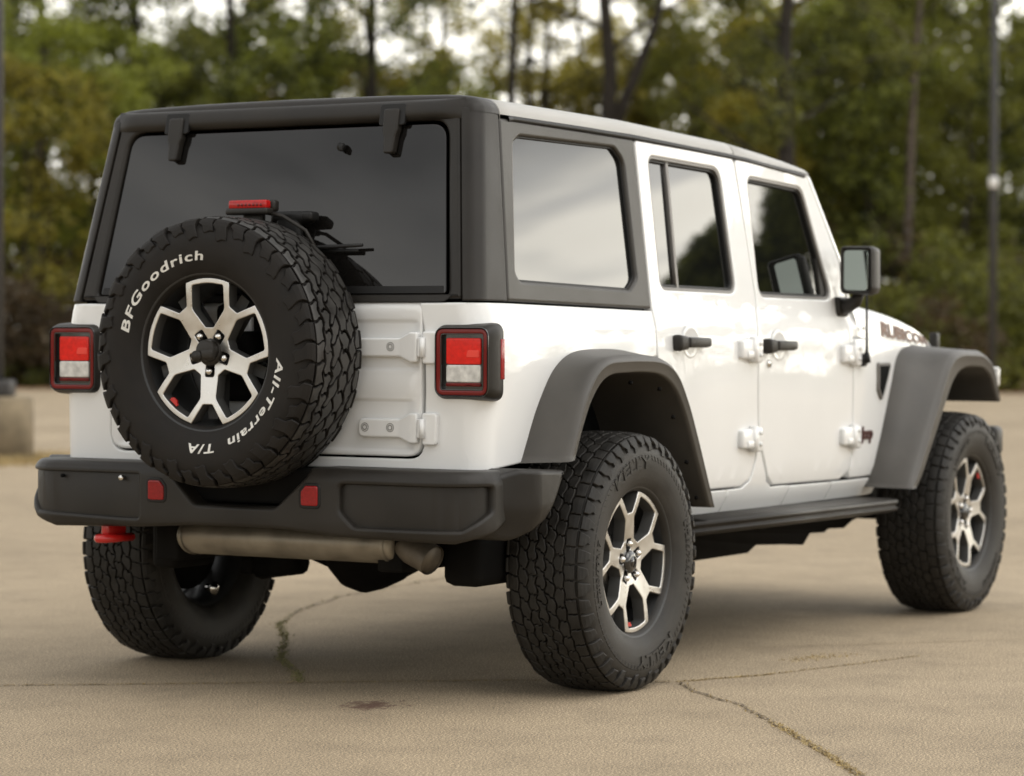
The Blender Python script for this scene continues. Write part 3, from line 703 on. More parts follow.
        loft(bm, rows, True); bm.faces.new([v for v in bm.verts[-28:]] if False else [bm.verts[:][-28+i] for i in range(28)])
        obj('handle_cup', bm, M['white'], par)
        if par is fdo:
            bm = bmesh.new(); bmc = (x-.075, s*(hw(z-.06)), z-.062)
            tube(bm, [(bmc[0], bmc[1]-s*.005, bmc[2]), (bmc[0], bmc[1]+s*.006, bmc[2])], .014, 14)
            obj('key_lock', bm, M['chrome'], par)
    # A-pillar / windscreen frame side
    bm = bmesh.new()
    loft(bm, [[(x0, s*y0, z0) for x0, y0, z0 in row] for row in (
        [(2.07, .745, 1.25), (2.072, .765, 1.25), (2.105, .760, 1.25), (2.125, .735, 1.25), (2.11, .70, 1.25)],
        [(2.020, .725, 1.42), (2.022, .742, 1.42), (2.055, .737, 1.42), (2.073, .712, 1.42), (2.06, .68, 1.42)],
        [(1.812, .690, 1.715), (1.812, .704, 1.715), (1.848, .700, 1.715), (1.866, .675, 1.715), (1.85, .645, 1.715)],
        [(1.790, .680, 1.740), (1.79, .69, 1.740), (1.826, .685, 1.740), (1.842, .66, 1.740), (1.83, .635, 1.740)])])
    obj('windscreen_pillar', bm, M['white'], car)
# windscreen
bm = bmesh.new()
loft(bm, [[(2.112, y, 1.25), (1.838, y*.93, 1.735)] for y in [.70-.1*i for i in range(15)]])
obj('windscreen', bm, M['glass'], car)
bm = bmesh.new(); rbox(bm, (1.825, 0, 1.735), (.05, 1.33, .03), .01); obj('windscreen_header', bm, M['white'], car)

# ---- hood
def hood_sec(x):
    w = .776-tap(x); zt = interp(x, [2.13, 2.3, 2.48, 2.65, 2.8, 2.95, 3.08, 3.18, 3.28], [1.258, 1.250, 1.237, 1.223, 1.206, 1.183, 1.154, 1.124, 1.085]); zs = lerp(1.118, 1.052, (x-2.13)/1.15)
    return w, zs, zt
rows = []
for i in range(25):
    x = 2.13+i*(3.28-2.13)/24; w, zs, zt = hood_sec(x)
    half = [(x, w-.0, zs), (x, w-.001, zs+.02), (x, w-.006, lerp(zs, zt, .5)), (x, w-.020, lerp(zs, zt, .75)), (x, w-.05, zt-.016), (x, w-.10, zt-.004), (x, w*.6, zt+.006), (x, w*.42, zt+.010), (x, w*.36, zt+.024), (x, 0, zt+.030)]
    rows.append([(a, -b, c) for a, b, c in half]+[(a, b, c) for a, b, c in half[-2::-1]])
bm = bmesh.new(); loft(bm, rows); loft(bm, [rows[-1], [(p[0]+.02, p[1]*.98, p[2]-.012) for p in rows[-1]]]); loft(bm, [rows[0], [(p[0]-.004, p[1]*.99, p[2]-.02) for p in rows[0]]])
bmesh.ops.remove_doubles(bm, verts=bm.verts, dist=1e-4)
hood = obj('hood', bm, M['white'], car)
def hood_side(x, z, s, o):
    w, zs, zt = hood_sec(x); t = (z-zs)/(zt-zs)
    y = w - interp(t, [0, .5, .75, .9], [0, .006, .020, .05])
    return (x, s*(y+o), z)
for s in (-1, 1):
    bm = bmesh.new(); x0 = 2.43; wd = .70
    if s < 0:
        fn = lambda a, b, h: hood_side(x0+a, lerp(1.124, 1.086, a/wd)+b*lerp(1, .64, a/wd), -1, .0035+.0012*h)
    else:
        fn = lambda a, b, h: hood_side(x0+wd-a, lerp(1.124, 1.086, 1-a/wd)+b*lerp(1, .64, 1-a/wd), 1, .0035+.0012*h)
    text_into(bm, 'RUBICON', fn, wd, .056, bold=.035, spacing=1.0)
    obj('hood_lettering', bm, M['decal'], hood, smooth=False)
    # latch and small fasteners
    bm = bmesh.new(); w, zs, zt = hood_sec(3.2)
    rbox(bm, (3.21, s*(w+.005), zs+.04), (.045, .035, .085), .008); rbox(bm, (3.21, s*(w+.012), zs-.02), (.03, .03, .06), .006)
    obj('hood_latch', bm, M['black'], hood)
    for x, z in ((2.105, 1.15), (2.21, 1.152)):
        y = .770-tap(x) if x < 2.13 else hood_sec(x)[0]-.003
        bm = bmesh.new(); tube(bm, [(x, s*(y-.006), z), (x, s*(y+.004), z)], .007, 10); obj('hood_bolt', bm, M['steel'], hood)
    # badge on the fender
    bm = bmesh.new()
    w = .125
    fn = (lambda a, b, h: side(-1)(2.142+a, .724+b, -.001-.006*h)) if s < 0 else (lambda a, b, h: side(1)(2.142+w-a, .724+b, -.001-.006*h))
    text_into(bm, 'Jeep', fn, w, .050, bold=.008, spacing=1.0)
    obj('fender_badge', bm, M['badge'], car, smooth=False)
# grille, headlights and front bumper (seen from elsewhere only)
bm = bmesh.new(); rbox(bm, (3.26, 0, .90), (.09, 1.10, .40), .03, 3)
grl = obj('grille', bm, M['white'], car)
for i in range(7):
    bm = bmesh.new(); rbox(bm, (3.306, (i-3)*.085, .92), (.012, .05, .28), .02, 2); obj('grille_slot', bm, M['dark'], grl)
for s in (-1, 1):
    bm = bmesh.new(); tube(bm, [(3.28, s*.42, .95), (3.315, s*.42, .95)], [.092, .088], 28); obj('headlight', bm, M['clear'], grl)
bm = bmesh.new()
loft(bm, [[(3.36+a, y, .60+b) for a, b in ((-.08, -.09), (.04, -.09), (.07, -.05), (.07, .05), (.04, .09), (-.08, .09))] if abs(y) < .6 else
          [(3.34+a*.8-.10*(abs(y)-.6)/.3, y, .615+b*.75) for a, b in ((-.08, -.09), (.04, -.09), (.07, -.05), (.07, .05), (.04, .09), (-.08, .09))] for y in (-.93, -.88, -.75, -.6, -.59, 0, .59, .6, .75, .88, .93)], True)
bm.faces.new([v for v in bm.verts[:6]]); bm.faces.new([bm.verts[:][-6+i] for i in range(6)])
fb = obj('front_bumper', bm, M['black'], car)
for s in (-1, 1):
    bm = bmesh.new(); rbox(bm, (3.375, s*.865, .685), (.10, .085, .125), .025, 3); obj('bumper_end', bm, M['black'], fb)

# ---- hardtop
top = empty('hardtop', (0, 0, 1.8), car); top.location = (0, 0, 0)
for s in (-1, 1):
    def hs(x, z, d): return (x, s*(.770-.13*(z-ZB)-d), z)
    pl = rp([(-.541, 1.2175), (.404, 1.2045), (.412, 1.768), (-.474, 1.775)], .012)
    rw = orient(rp(RW, [.03, .02, .03, .05, .05, .03, .03, .03]))
    hso = panel('hardtop_side', [pl, rw], hs, M['top'], car, t=.034, r=.009, mx=.05)
    panel('side_glass', [inset(rw, -.004)], lambda x, z, d: hs(x, z, d+.018), M['glass'], hso, t=.004, r=.0005, mx=.3)
    panel('glass_seal', [inset(rw, -.004), inset(rw, .006)], lambda x, z, d: hs(x, z, d+.012), M['seal'], hso, t=.006, r=.002, mx=.04)
    cpan = [(-AG, 1.2175), (.1195, 1.2175), (.0735, 1.790), (-AG, 1.80)]
    panel('hardtop_corner', [cpan], green(s), M['black'], top, t=.03, r=.004, cu=frange(-AG, 0, 6)+[0, .03], cv=frange(1.22, 1.8, 4), mx=.03)
    # gutter
    bm = bmesh.new()
    rows = []
    for x, z in ((-.42, 1.783), (-.39, 1.787), (.1, 1.7855), (.415, 1.782), (.8, 1.773), (1.274, 1.759), (1.785, 1.728)):
        y = .770-.13*(z-ZB); rows.append([(x, s*(y-.03), z-.017), (x, s*(y+.004), z-.017), (x, s*(y+.006), z-.010), (x, s*(y+.002), z-.001), (x, s*(y-.03), z-.001)])
    loft(bm, rows, True); bm.faces.new(bm.verts[:5]); bm.faces.new(bm.verts[-5:])
    obj('rain_gutter', bm, M['seal'], top)
# roof skins
def roof_row(x, dz=0, k=1.):
    zg = interp(x, [-.6, .4, 1.17, 1.79, 1.87], [1.786, 1.782, 1.762, 1.729, 1.722]); h = interp(x, [-.6, .4, 1.2, 1.6, 1.80, 1.86], [.054, .053, .050, .040, .028, .014])*k
    yb = .770-.13*(zg-ZB)+.002
    if x < -.55: yb -= .055*(1-sqrt(max(0, 1-((-.55-x)/.055)**2)))
    half = [(yb, 0), (yb-.003, .30), (yb-.012, .58), (yb-.030, .82), (yb-.06, .96), (yb-.12, 1.05), (.35, 1.16), (0, 1.20)]
    R = [(x, -y, zg+dz+h*t) for y, t in half]
    return R+[(x, -p[1], p[2]) for p in R[-2::-1]]
def roof_piece(xs, name, m, parent):
    bm = bmesh.new(); loft(bm, [roof_row(*a) if isinstance(a, tuple) else roof_row(a) for a in xs])
    o = obj(name, bm, m, parent); return o
roof_piece([(-.600, -.03, .35), (-.598, 0, .55), (-.590, 0, .80), (-.578, 0, .93), (-.568, 0, .97), (-.555, 0, 1.0), -.52, (-.478, 0, 1), (-.4755, -.003, .98), (-.4755, -.02, .9)], 'roof_rear_cap', M['black'], top)
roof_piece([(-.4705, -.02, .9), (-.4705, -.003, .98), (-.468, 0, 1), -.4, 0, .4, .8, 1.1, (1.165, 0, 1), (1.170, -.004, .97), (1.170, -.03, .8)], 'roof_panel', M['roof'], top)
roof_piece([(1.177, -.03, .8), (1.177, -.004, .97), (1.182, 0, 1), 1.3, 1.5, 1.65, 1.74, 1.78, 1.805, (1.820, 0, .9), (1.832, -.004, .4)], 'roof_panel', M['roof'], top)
# rear frame around the glass
def yl(z, k): return (.770-.13*(z-ZB)-RG)-.004+k
fr = [(-yl(1.222, 0), 1.222), (yl(1.222, 0), 1.222), (yl(1.80, 0), 1.80), (yl(1.80, 0)-.02, 1.816), (-yl(1.80, 0)+.02, 1.816), (-yl(1.80, 0), 1.80)]
GLS = rp([(-.655, 1.238), (.638, 1.238), (.585, 1.752), (-.590, 1.752)], [.012, .012, .055, .055], 7)
panel('liftgate_frame', [rp(fr, .012), inset(orient(GLS), -.010)], rear, M['black'], top, t=.03, r=.012, mx=.06)
# moulded header ridge over the glass
bm = bmesh.new()
rows = []
for i in range(41):
    y = -.655+1.31*i/40; e = sstep(.655, .60, abs(y)); 
    rows.append([(xr(z)-o*e-.001*e+.006*(1-e), y*(1-.13*(z-1.77)), z) for z, o in ((1.765, .001), (1.772, .010), (1.785, .016), (1.805, .017), (1.818, .012), (1.826, .002), (1.83, -.02))])
loft(bm, rows); obj('liftgate_header', bm, M['black'], top)
glass = panel('rear_glass', [GLS], lambda y, z, d: rear(y, z, d+.006), M['rglass'], car, t=.008, r=.002, mx=.4)
# dark ceramic band + seam along the bottom of the glass
panel('glass_band', [[(-.645, 1.240), (.630, 1.240), (.627, 1.262), (-.643, 1.262)]], lambda y, z, d: rear(y, z, d+.0045), M['seal'], glass, t=.002, r=.0005, mx=.4)
for y, yb in ((.400, .402), (-.410, -.410)):
    bm = bmesh.new()
    pl = rp([(y-.027, 1.802), (y-.027, 1.735), (y-.021, 1.715), (y-.016, 1.664), (y+.016, 1.664), (y+.021, 1.715), (y+.027, 1.735), (y+.027, 1.802)], .010)
    panel_into(bm, [pl], lambda a, z, d: (xr(z)-.024+d-.004*sstep(1.70, 1.78, z), a, z), t=.026, r=.006, mx=.05)
    obj('glass_hinge', bm, M['gloss'] if False else M['black'], glass)
    bm = bmesh.new(); panel_into(bm, [rp([(y-.046, 1.818), (y-.046, 1.75), (y+.046, 1.75), (y+.046, 1.818)], .01)], lambda a, z, d: (xr(z)-.0185+d, a, z), t=.012, r=.003); obj('hinge_recess', bm, M['seal'], glass)
bm = bmesh.new(); x = xr(1.69); tube(bm, [(x-.004, -.232, 1.69), (x-.016, -.232, 1.69), (x-.022, -.232, 1.688)], [.013, .013, .007], 14); rbox(bm, (x-.018, -.238, 1.686), (.014, .012, .02), .004); obj('washer_nozzle', bm, M['seal'], glass)
# wiper: motor cover and arm
bm = bmesh.new(); x = xr(1.47)
rbox(bm, (xr(1.47)-.030, -.10, 1.474), (.045, .15, .038), .014, 3); rbox(bm, (xr(1.47)-.035, -.165, 1.476), (.05, .04, .030), .010, 3)
rbox(bm, (xr(1.42)-.025, -.09, 1.41), (.035, .09, .14), .015, 3)
tube(bm, [(xr(1.40)-.025, -.06, 1.372), (xr(1.40)-.03, -.20, 1.380), (xr(1.40)-.028, -.36, 1.386)], [.009, .008, .005], 8)
rbox(bm, (xr(1.37)-.014, -.24, 1.370), (.010, .20, .012), .004)
obj('rear_wiper', bm, M['seal'], glass)

# ---- tailgate
def gate_off(y, z):
    e = sstep(.575, .545, abs(y))
    o = .007*sstep(1.165, 1.150, z)*sstep(1.005, 1.02, z)
    o += .006*sstep(.925, .915, z)*sstep(.765, .775, z)*sstep(.56, .52, abs(y))
    o -= .002*sstep(1.0, .99, z)*sstep(.93, .94, z)
    return o*e
gt = rp([(-.578, .752), (.585, .752), (.585, 1.2145), (-.578, 1.2145)], [.055, .055, .012, .012], 7)
def gmap(y, z, d): return (-.7215+gate_off(y, z)+d+.012*sstep(1.19, 1.225, z), y, z)
tg = panel('tailgate', [gt], gmap, M['white'], car, t=.028, r=.005, cu=[-.575, -.565, -.555, -.545, -.53, -.52, .52, .53, .545, .555, .565], cv=[.765, .768, .772, .775, .785, .913, .916, .92, .925, .93, .94, .99, 1.0, 1.005, 1.01, 1.015, 1.02, 1.148, 1.152, 1.157, 1.161, 1.165, 1.18, 1.19, 1.2, 1.21], mx=.03)
for zc, y0 in ((1.080, -.20), (.838, -.36)):
    bm = bmesh.new()
    pl = rp([(y0, zc-.030), (-.505, zc-.030), (-.545, zc-.046), (-.572, zc-.046), (-.572, zc+.044), (-.545, zc+.044), (-.505, zc+.026), (y0, zc+.026)], [.02, .02, .02, .009, .009, .02, .02, .02])
    panel_into(bm, [pl], lambda y, z, d: (-.7335+d-.006*sstep(-.50, -.56, y), y, z), t=.022, r=.005, mx=.04)
    panel_into(bm, [rp([(-.590, zc-.030), (-.575, zc-.030), (-.575, zc+.028), (-.590, zc+.028)], .006)], lambda y, z, d: (-.744+d, y, z), t=.02, r=.003)
    panel_into(bm, [rp([(-.588, zc-.050), (-.636, zc-.050), (-.640, zc+.046), (-.588, zc+.046)], [.008, .014, .014, .008])], lambda y, z, d: (-.737+d, y, z), t=.02, r=.004)
    tube(bm, [(-.742, -.592, zc-.030), (-.742, -.592, zc+.028)], .009, 12)
    hg = obj('tailgate_hinge', bm, M['white'], tg)
    for yb in ((-.385, -.475) if y0 < -.3 else (-.475,)):
        bm = bmesh.new()
        for r0_, r1_, x_ in ((.0135, .0115, -.7342), (.0085, .0060, -.7352)):
            A = [bm.verts.new((x_, yb+r0_*cos(2*pi*i/20), zc+r0_*sin(2*pi*i/20))) for i in range(20)]; B = [bm.verts.new((x_, yb+r1_*cos(2*pi*i/20), zc+r1_*sin(2*pi*i/20))) for i in range(20)]
            for i in range(20): bm.faces.new((A[i], A[(i+1) % 20], B[(i+1) % 20], B[i]))
        obj('hinge_bolt', bm, M['trim'], tg, smooth=False)
bm = bmesh.new(); rbox(bm, (-.735, .50, 1.05), (.03, .11, .035), .008); obj('tailgate_handle', bm, M['black'], tg)

# ---- tail lights
for s in (-1, 1):
    def lp(a, z, x): return (x+.054, s*(.722+a), z)   # a outward
    bm = bmesh.new()
    # housing: rounded box, loft of rounded rectangles from body out to the rear face
    def rrect(a0, a1, z0, z1, r, n=5): return rp([(a0, z0), (a1, z0), (a1, z1), (a0, z1)], r, n)
    secs = [(-.705, -.096, .094, .920, 1.152, .03), (-.725, -.096, .108, .920, 1.152, .035), (-.762, -.095, .110, .923, 1.149, .036), (-.786, -.090, .103, .929, 1.143, .034), (-.794, -.086, .098, .934, 1.138, .030)]
    rows = [[lp(a, z, x) for a, z in rrect(a0, a1, z0, z1, r, 7)] for x, a0, a1, z0, z1, r in secs]
    vs = loft(bm, rows, True)
    tl = obj('taillight', bm, M['black'], car)
    def fm(x): return lambda a, z, d: lp(a, z, x+d)
    ring = orient(rrect(-.086, .098, .934, 1.138, .030, 7)); lens = (-.0535, .0655)
    panel('lens_frame', [ring, inset(ring, .0042)], fm(-.7985), M['gloss'], tl, t=.012, r=.002, mx=.03)
    panel('lens_ring', [inset(ring, .0040), inset(ring, .0180)], fm(-.7965), M['reddark'], tl, t=.012, r=.003, mx=.03)
    panel('lens_ring_inner', [inset(ring, .0178), inset(ring, .0215)], fm(-.795), M['gloss'], tl, t=.016, r=.001, mx=.03)
    panel('lens_recess', [rrect(-.078, .090, .942, 1.130, .02)], fm(-.7805), M['gloss'], tl, t=.004, r=.001, mx=.2)
    panel('brake_lens', [rrect(lens[0], lens[1], 1.029, 1.1070, .007)], fm(-.786), M['red'], tl, t=.006, r=.003, mx=.05)
    panel('reverse_lens', [rrect(lens[0], lens[1], .9760, 1.0275, .007)], fm(-.786), M['clear'], tl, t=.006, r=.003, mx=.05)
    panel('lens_sill', [rrect(lens[0], lens[1], .964, .9745, .003)], fm(-.786), M['reddark'], tl, t=.006, r=.002, mx=.05)
    bm = bmesh.new(); panel_into(bm, [rp([(.016, 1.050), (.060, 1.050), (.060, 1.071), (.022, 1.071)] if s < 0 else [(-.048, 1.050), (-.004, 1.050), (-.010, 1.071), (-.048, 1.071)], .004)], fm(-.7875), t=.004, r=.001); obj('lens_glint', bm, M['redglint'], tl)  # bulb glint painted on the brake lens as a paler patch
    bm = bmesh.new(); rbox(bm, (-.678, s*(.722+.107), 1.045), (.024, .008, .120), .003, 2); obj('side_marker', bm, M['redrefl'], tl)

# ---- rear bumper
BX, BH, BR = -.875, .852, .15; YA = BH-BR; UA = YA+BR*pi/2
def bump(u, z, d):
    d = d + .022*max(0, (z-.675)/.043)**2 + .012*max(0, (.56-z)/.05)**2
    s = -1 if u > 0 else 1; a = abs(u)
    if a <= YA: return (BX+d, s*a, z)
    if a <= UA:
        p = (a-YA)/BR; return (BX+BR-(BR-d)*cos(p), s*(YA+(BR-d)*sin(p)), z)
    return (BX+BR+(a-UA), s*(BH-d), z)
bo = rp([(-.36, .517), (-.15, .530), (.17, .530), (.36, .514), (.78, .506), (.92, .535), (1.06, .610), (1.10, .718), (.275, .718), (.265, .690), (.155, .594), (-.145, .594), (-.240, .690), (-.25, .718), (-1.10, .718), (-1.06, .665), (-.90, .600), (-.79, .532), (-.70, .508)],
        [.03, .03, .03, .03, .03, .04, .02, .01, .01, .03, .04, .04, .03, .01, .01, .02, .04, .04, .03], 6)
rec = lambda s: rp([(s*.435, .545), (s*.80, .545), (s*.905, .600), (s*.905, .672), (s*.385, .672), (s*.385, .590)], [.03, .03, .02, .015, .02, .025], 6)
recl = rp([(-.43, .545), (-.36, .545), (-.36, .682), (-.930, .682), (-.915, .640), (-.775, .556)], [.01, .01, .006, .02, .03, .03], 6)
cu_b = frange(-UA, -YA, 7)+frange(YA, UA, 7)+[YA, -YA, UA, -UA]
bp_ = panel('rear_bumper', [bo, rec(1), recl], bump, M['black'], car, t=.135, r=.010, cu=cu_b, cv=[.52, .535, .56, .675, .685, .695, .705, .712], mx=.035)
panel('bumper_recess', [inset(orient(rec(1)), -.012)], lambda u, z, d: bump(u, z, d+.020), M['black'], bp_, t=.01, r=.002, cu=cu_b, mx=.05)
panel('bumper_recess', [inset(orient(recl), -.012)], lambda u, z, d: bump(u, z, d+.012), M['black'], bp_, t=.01, r=.002, cu=cu_b, mx=.05)
bm = bmesh.new(); rbox(bm, (-.765, 0, .655), (.09, 1.2, .11), .01); rbox(bm, (-.70, 0, .66), (.1, 1.5, .10), .01); obj('bumper_core', bm, M['under'], bp_)
for k in (1, -1):  # flat step on top of the bumper, from the tub to the rolled edge
    panel('bumper_step', [rp([(-.735, k*.27), (-.735, k*.80), (-.68, k*.825), (-.80, k*.765), (-.842, k*.68), (-.842, k*.27)], .02)], lambda x, y, d: (x, y, .7165-d), M['black'], bp_, t=.02, r=.004, mx=.1)
for y0, fl in ((.288, 1), (-.282, -1)):
    pl = [(-.030, .604), (.030, .604), (.030, .646), (.014, .664), (-.030, .664)]
    pl = [(-a if fl > 0 else a, z) for a, z in pl] if True else pl
    pl = [(y0+(-a if fl < 0 else a), z) for a, z in pl]
    if fl < 0: pl = [(y0 - (-a + y0) if False else 2*y0-a, z) for a, z in pl]
    panel('reflector', [rp(pl, .009)], lambda y, z, d: (BX-.006+d, y, z), M['redrefl'], bp_, t=.012, r=.003, mx=.05)
    panel('reflector_bezel', [inset(orient(rp(pl, .009)), -.009)], lambda y, z, d: (BX-.0025+d, y, z), M['seal'], bp_, t=.01, r=.003, mx=.05)
bm = bmesh.new()
tube(bm, [(BX+.010, .425, .668), (BX-.004, .425, .668)], .008, 16); obj('parking_sensor', bm, M['chrome'], bp_)
bm = bmesh.new(); tube(bm, [(BX+.010, .66, .668), (BX+.0005, .66, .668)], .006, 14); obj('sensor_hole', bm, M['dark'], bp_)
for s in (-1, 1):   # bumper end that carries on below the flare
    pl = rp([(-.735, .520), (-.665, .508), (-.560, .560), (-.500, .640), (-.452, .713), (-.665, .722), (-.735, .70)], [.02, .04, .03, .03, .01, .02, .02], 5)
    panel('bumper_end', [pl], lambda x, z, d: (x, s*(.924-.085*sstep(-.60, -.74, x)**1.0-.03*sstep(.62, .50, z)-d), z), M['black'], bp_, t=.12, r=.014, cu=frange(-.735, -.58, 7), cv=[.52, .54, .56, .58, .60, .62], mx=.03)
# tow hook
bm = bmesh.new(); 
def ypos(a): return (-.80, .635+.068*cos(a), .468)
tube(bm, [(-.74, .532, .474), (-.83, .532, .474), (-.865, .524, .474), (-.872, .516, .474), (-.865, .498, .474), (-.83, .487, .474), (-.74, .487, .474)], .0135, 12)
rbox(bm, (-.79, .520, .502), (.10, .03, .06), .01)
obj('tow_hook', bm, M['redpaint'], bp_)

# ---- flares
def polyres(P, n):
    Ls = [0]
    for a, b in zip(P, P[1:]): Ls.append(Ls[-1]+math.dist(a, b))
    out = []
    for i in range(n):
        t = Ls[-1]*i/(n-1); out.append(tuple(interp(t, Ls, [p[k] for p in P]) for k in range(len(P[0]))))
    return out
def smooth(P, it=2):
    for _ in range(it): P = [P[0]]+[tuple((P[i-1][k]+2*P[i][k]+P[i+1][k])/4 for k in range(len(P[0]))) for i in range(1, len(P)-1)]+[P[-1]]
    return P
def flare(name, B, Cc, Lp, A, yB, s, yI):
    n = 60; B, Cc, Lp, A = [smooth(polyres(P, n), 3) for P in (B, Cc, Lp, A)]
    rows = []
    for i in range(n):
        b, c, l, a = B[i], Cc[i], Lp[i], A[i]
        def pt(p, y): return (p[0], s*(y+(.024*sstep(.78, .9, y) if s > 0 else 0)), p[1])
        m1 = (lerp(b[0], c[0], .5), lerp(b[1], c[1], .5)); m2 = (lerp(b[0], c[0], .88), lerp(b[1], c[1], .88))
        cl = (lerp(c[0], l[0], .5), lerp(c[1], l[1], .5)); la = (lerp(l[0], a[0], .08), lerp(l[1], a[1], .08)); la2 = (lerp(l[0], a[0], .16), lerp(l[1], a[1], .16)); la3 = (lerp(l[0], a[0], .85), lerp(l[1], a[1], .85))
        yb = yB(b[0])
        out = (c[0]-b[0], c[1]-b[1])
        rows.append([pt(b, yb-.02), pt(b, yb), pt(m1, lerp(yb, .905, .48)), pt(m2, lerp(yb, .905, .86)), pt(c, .912), pt(cl, .930), pt(l, .9375), pt(la, .9375), pt(la2, .9345), pt(la3, .938), pt(a, .934), pt(a, .920), pt(a, yI)])
    bm = bmesh.new(); vs = loft(bm, rows)
    for e in (vs[0], vs[-1]):
        try: bm.faces.new(e)
        except ValueError: pass
    return obj(name, bm, M['flare'], car)
RB = [(-.500, .730), (-.462, .80), (-.427, .870), (-.37, .95), (-.313, 1.010), (-.224, 1.059), (-.133, 1.075), (.053, 1.078), (.20, 1.072), (.29, 1.035), (.35, .97), (.44, .85), (.56, .63), (.600, .545)]
RCc = [(-.462, .735), (-.42, .82), (-.363, .935), (-.285, 1.020), (-.20, 1.050), (-.013, 1.058), (.12, 1.055), (.215, 1.042), (.290, 1.003), (.37, .905), (.45, .76), (.555, .548)]
RL_ = [(-.443, .738), (-.405, .82), (-.345, .934), (-.273, 1.009), (-.198, 1.034), (-.013, 1.038), (.12, 1.036), (.205, 1.025), (.280, .988), (.36, .885), (.44, .745), (.544, .550)]
RA = [(-.425, .741), (-.380, .83), (-.325, .915), (-.248, .980), (-.185, .999), (.004, 1.003), (.13, .998), (.208, .978), (.275, .935), (.345, .845), (.415, .72), (.515, .551)]
FB = [(2.272, .535), (2.32, .63), (2.45, .86), (2.55, 1.035), (2.625, 1.075), (2.80, 1.090), (3.08, 1.082), (3.22, 1.045), (3.31, .865)]
FC = [(2.292, .532), (2.34, .585), (2.525, .81), (2.68, 1.010), (2.75, 1.058), (2.85, 1.070), (3.096, 1.066), (3.235, 1.015), (3.31, .858)]
FL = [(2.308, .531), (2.362, .572), (2.548, .800), (2.70, .992), (2.765, 1.035), (2.85, 1.048), (3.096, 1.044), (3.215, .998), (3.291, .854)]
FA = [(2.345, .533), (2.398, .565), (2.590, .775), (2.735, .940), (2.81, .985), (2.91, 1.002), (3.09, .998), (3.19, .960), (3.262, .852)]
for s in (-1, 1):
    flare('fender_flare', RB, RCc, RL_, RA, lambda x: .778, s, .60)
    ff = flare('fender_flare', FB, FC, FL, FA, lambda x: .782-tap(x), s, .55)
    bm = bmesh.new(); rbox(bm, (3.312, s*.865, .955), (.035, .12, .085), .014, 3); obj('flare_lamp', bm, M['clear'], ff)
    for x, z in ((.0, .985), (.20, .962), (.30, .87), (.40, .72), (.475, .60)):
        bm = bmesh.new(); tube(bm, [(x, s*.905, z-.012), (x-.004, s*.905, z-.02)], .007, 8); obj('liner_bolt', bm, M['under'], car)

# ---- side step and underbody
for s in (-1, 1):
    bm = bmesh.new()
    sec = rp([(.70, .440), (.870, .452), (.905, .462), (.908, .472), (.898, .478), (.900, .484), (.908, .492), (.905, .504), (.88, .508), (.72, .508)], [.005, .01, .008, .004, .003, .003, .004, .008, .008, .01], 3)
    prism(bm, sec, .42, 2.235, lambda p, q, a: (a, s*p, q-.006*(a-.42)))
    obj('side_step', bm, M['black'], car)
    for x in (.70, 1.30, 1.95):
        bm = bmesh.new(); rbox(bm, (x, s*.69, .455), (.07, .16, .06), .01); obj('step_bracket', bm, M['under'], car)
bm = bmesh.new()
for s in (-1, 1):
    rbox(bm, (1.3, s*.42, .47), (3.9, .09, .15), .01)
    rbox(bm, (.62, s*.46, .42), (.75, .07, .10), .01, rot=Matrix.Rotation(.06, 3, 'Y'))
    rbox(bm, (2.55, s*.46, .42), (.80, .07, .09), .01, rot=Matrix.Rotation(-.06, 3, 'Y'))
    rbox(bm, (.0, s*.52, .335), (.15, .05, .06), .01); tube(bm, [(.12, s*.47, .33), (-.1, s*.44, .70)], .03, 10)
rbox(bm, (1.3, 0, .55), (4.0, 1.2, .06), .01)
rbox(bm, (.95, .15, .40), (.8, .9, .18), .03, 2)
rbox(bm, (3.25, 0, .46), (.08, .9, .10), .01)
obj('underbody_frame', bm, M['under'], car)
bm = bmesh.new()   # skid plates and gearbox crossmember, stepped along the right-hand side
sk = [(.55, .47), (.60, .36), (.95, .318), (1.25, .306), (1.70, .305), (1.775, .330), (2.00, .318), (2.215, .303), (2.28, .345), (2.42, .340), (2.46, .352), (2.62, .346), (2.70, .37), (2.9, .40), (2.95, .47)]
prism(bm, rp(sk, .012, 2), -.52, -.30, lambda p, q, a: (p, a, q))
obj('skid_plate', bm, M['under'], car)
bm = bmesh.new(); rbox(bm, (1.05, -.525, .39), (.07, .012, .018), .004); obj('frame_tag', bm, M['clear'], car)
bm = bmesh.new()
tube(bm, [(0, .78, .405), (0, .3, .405), (0, .22, .405), (0, -.08, .405), (0, -.16, .405), (0, -.78, .405)], [.045, .045, .07, .085, .045, .045], 16)
lathe_b = bmesh.new(); lathe(lathe_b, [(0, -.17), (.06, -.165), (.10, -.13), (.13, -.06), (.145, .0), (.13, .06), (.09, .11), (.05, .13), (0, .135)], 24)
for v in lathe_b.verts: v.co = Vector((v.co.x-.02, v.co.y+.068, v.co.z+.405))
mp = {v: bm.verts.new(v.co) for v in lathe_b.verts}
for f in lathe_b.faces: bm.faces.new([mp[v] for v in f.verts])
lathe_b.free()
tube(bm, [(-.02, .33, .36), (-.02, .5, .335)], .05, 10)
obj('rear_axle', bm, M['under'], car)
bm = bmesh.new(); tube(bm, [(3.008, .78, .405), (3.008, -.78, .405)], .045, 14); rbox(bm, (3.008, .25, .40), (.24, .26, .26), .08, 3); obj('front_axle', bm, M['under'], car)
bm = bmesh.new()   # hitch receiver block and spring seat
rbox(bm, (-.40, -.60, .43), (.26, .14, .16), .03); obj('spring_seat', bm, M['under'], car)
bm = bmesh.new(); rbox(bm, (-.45, .50, .44), (.22, .10, .16), .02); obj('spring_seat', bm, M['under'], car)
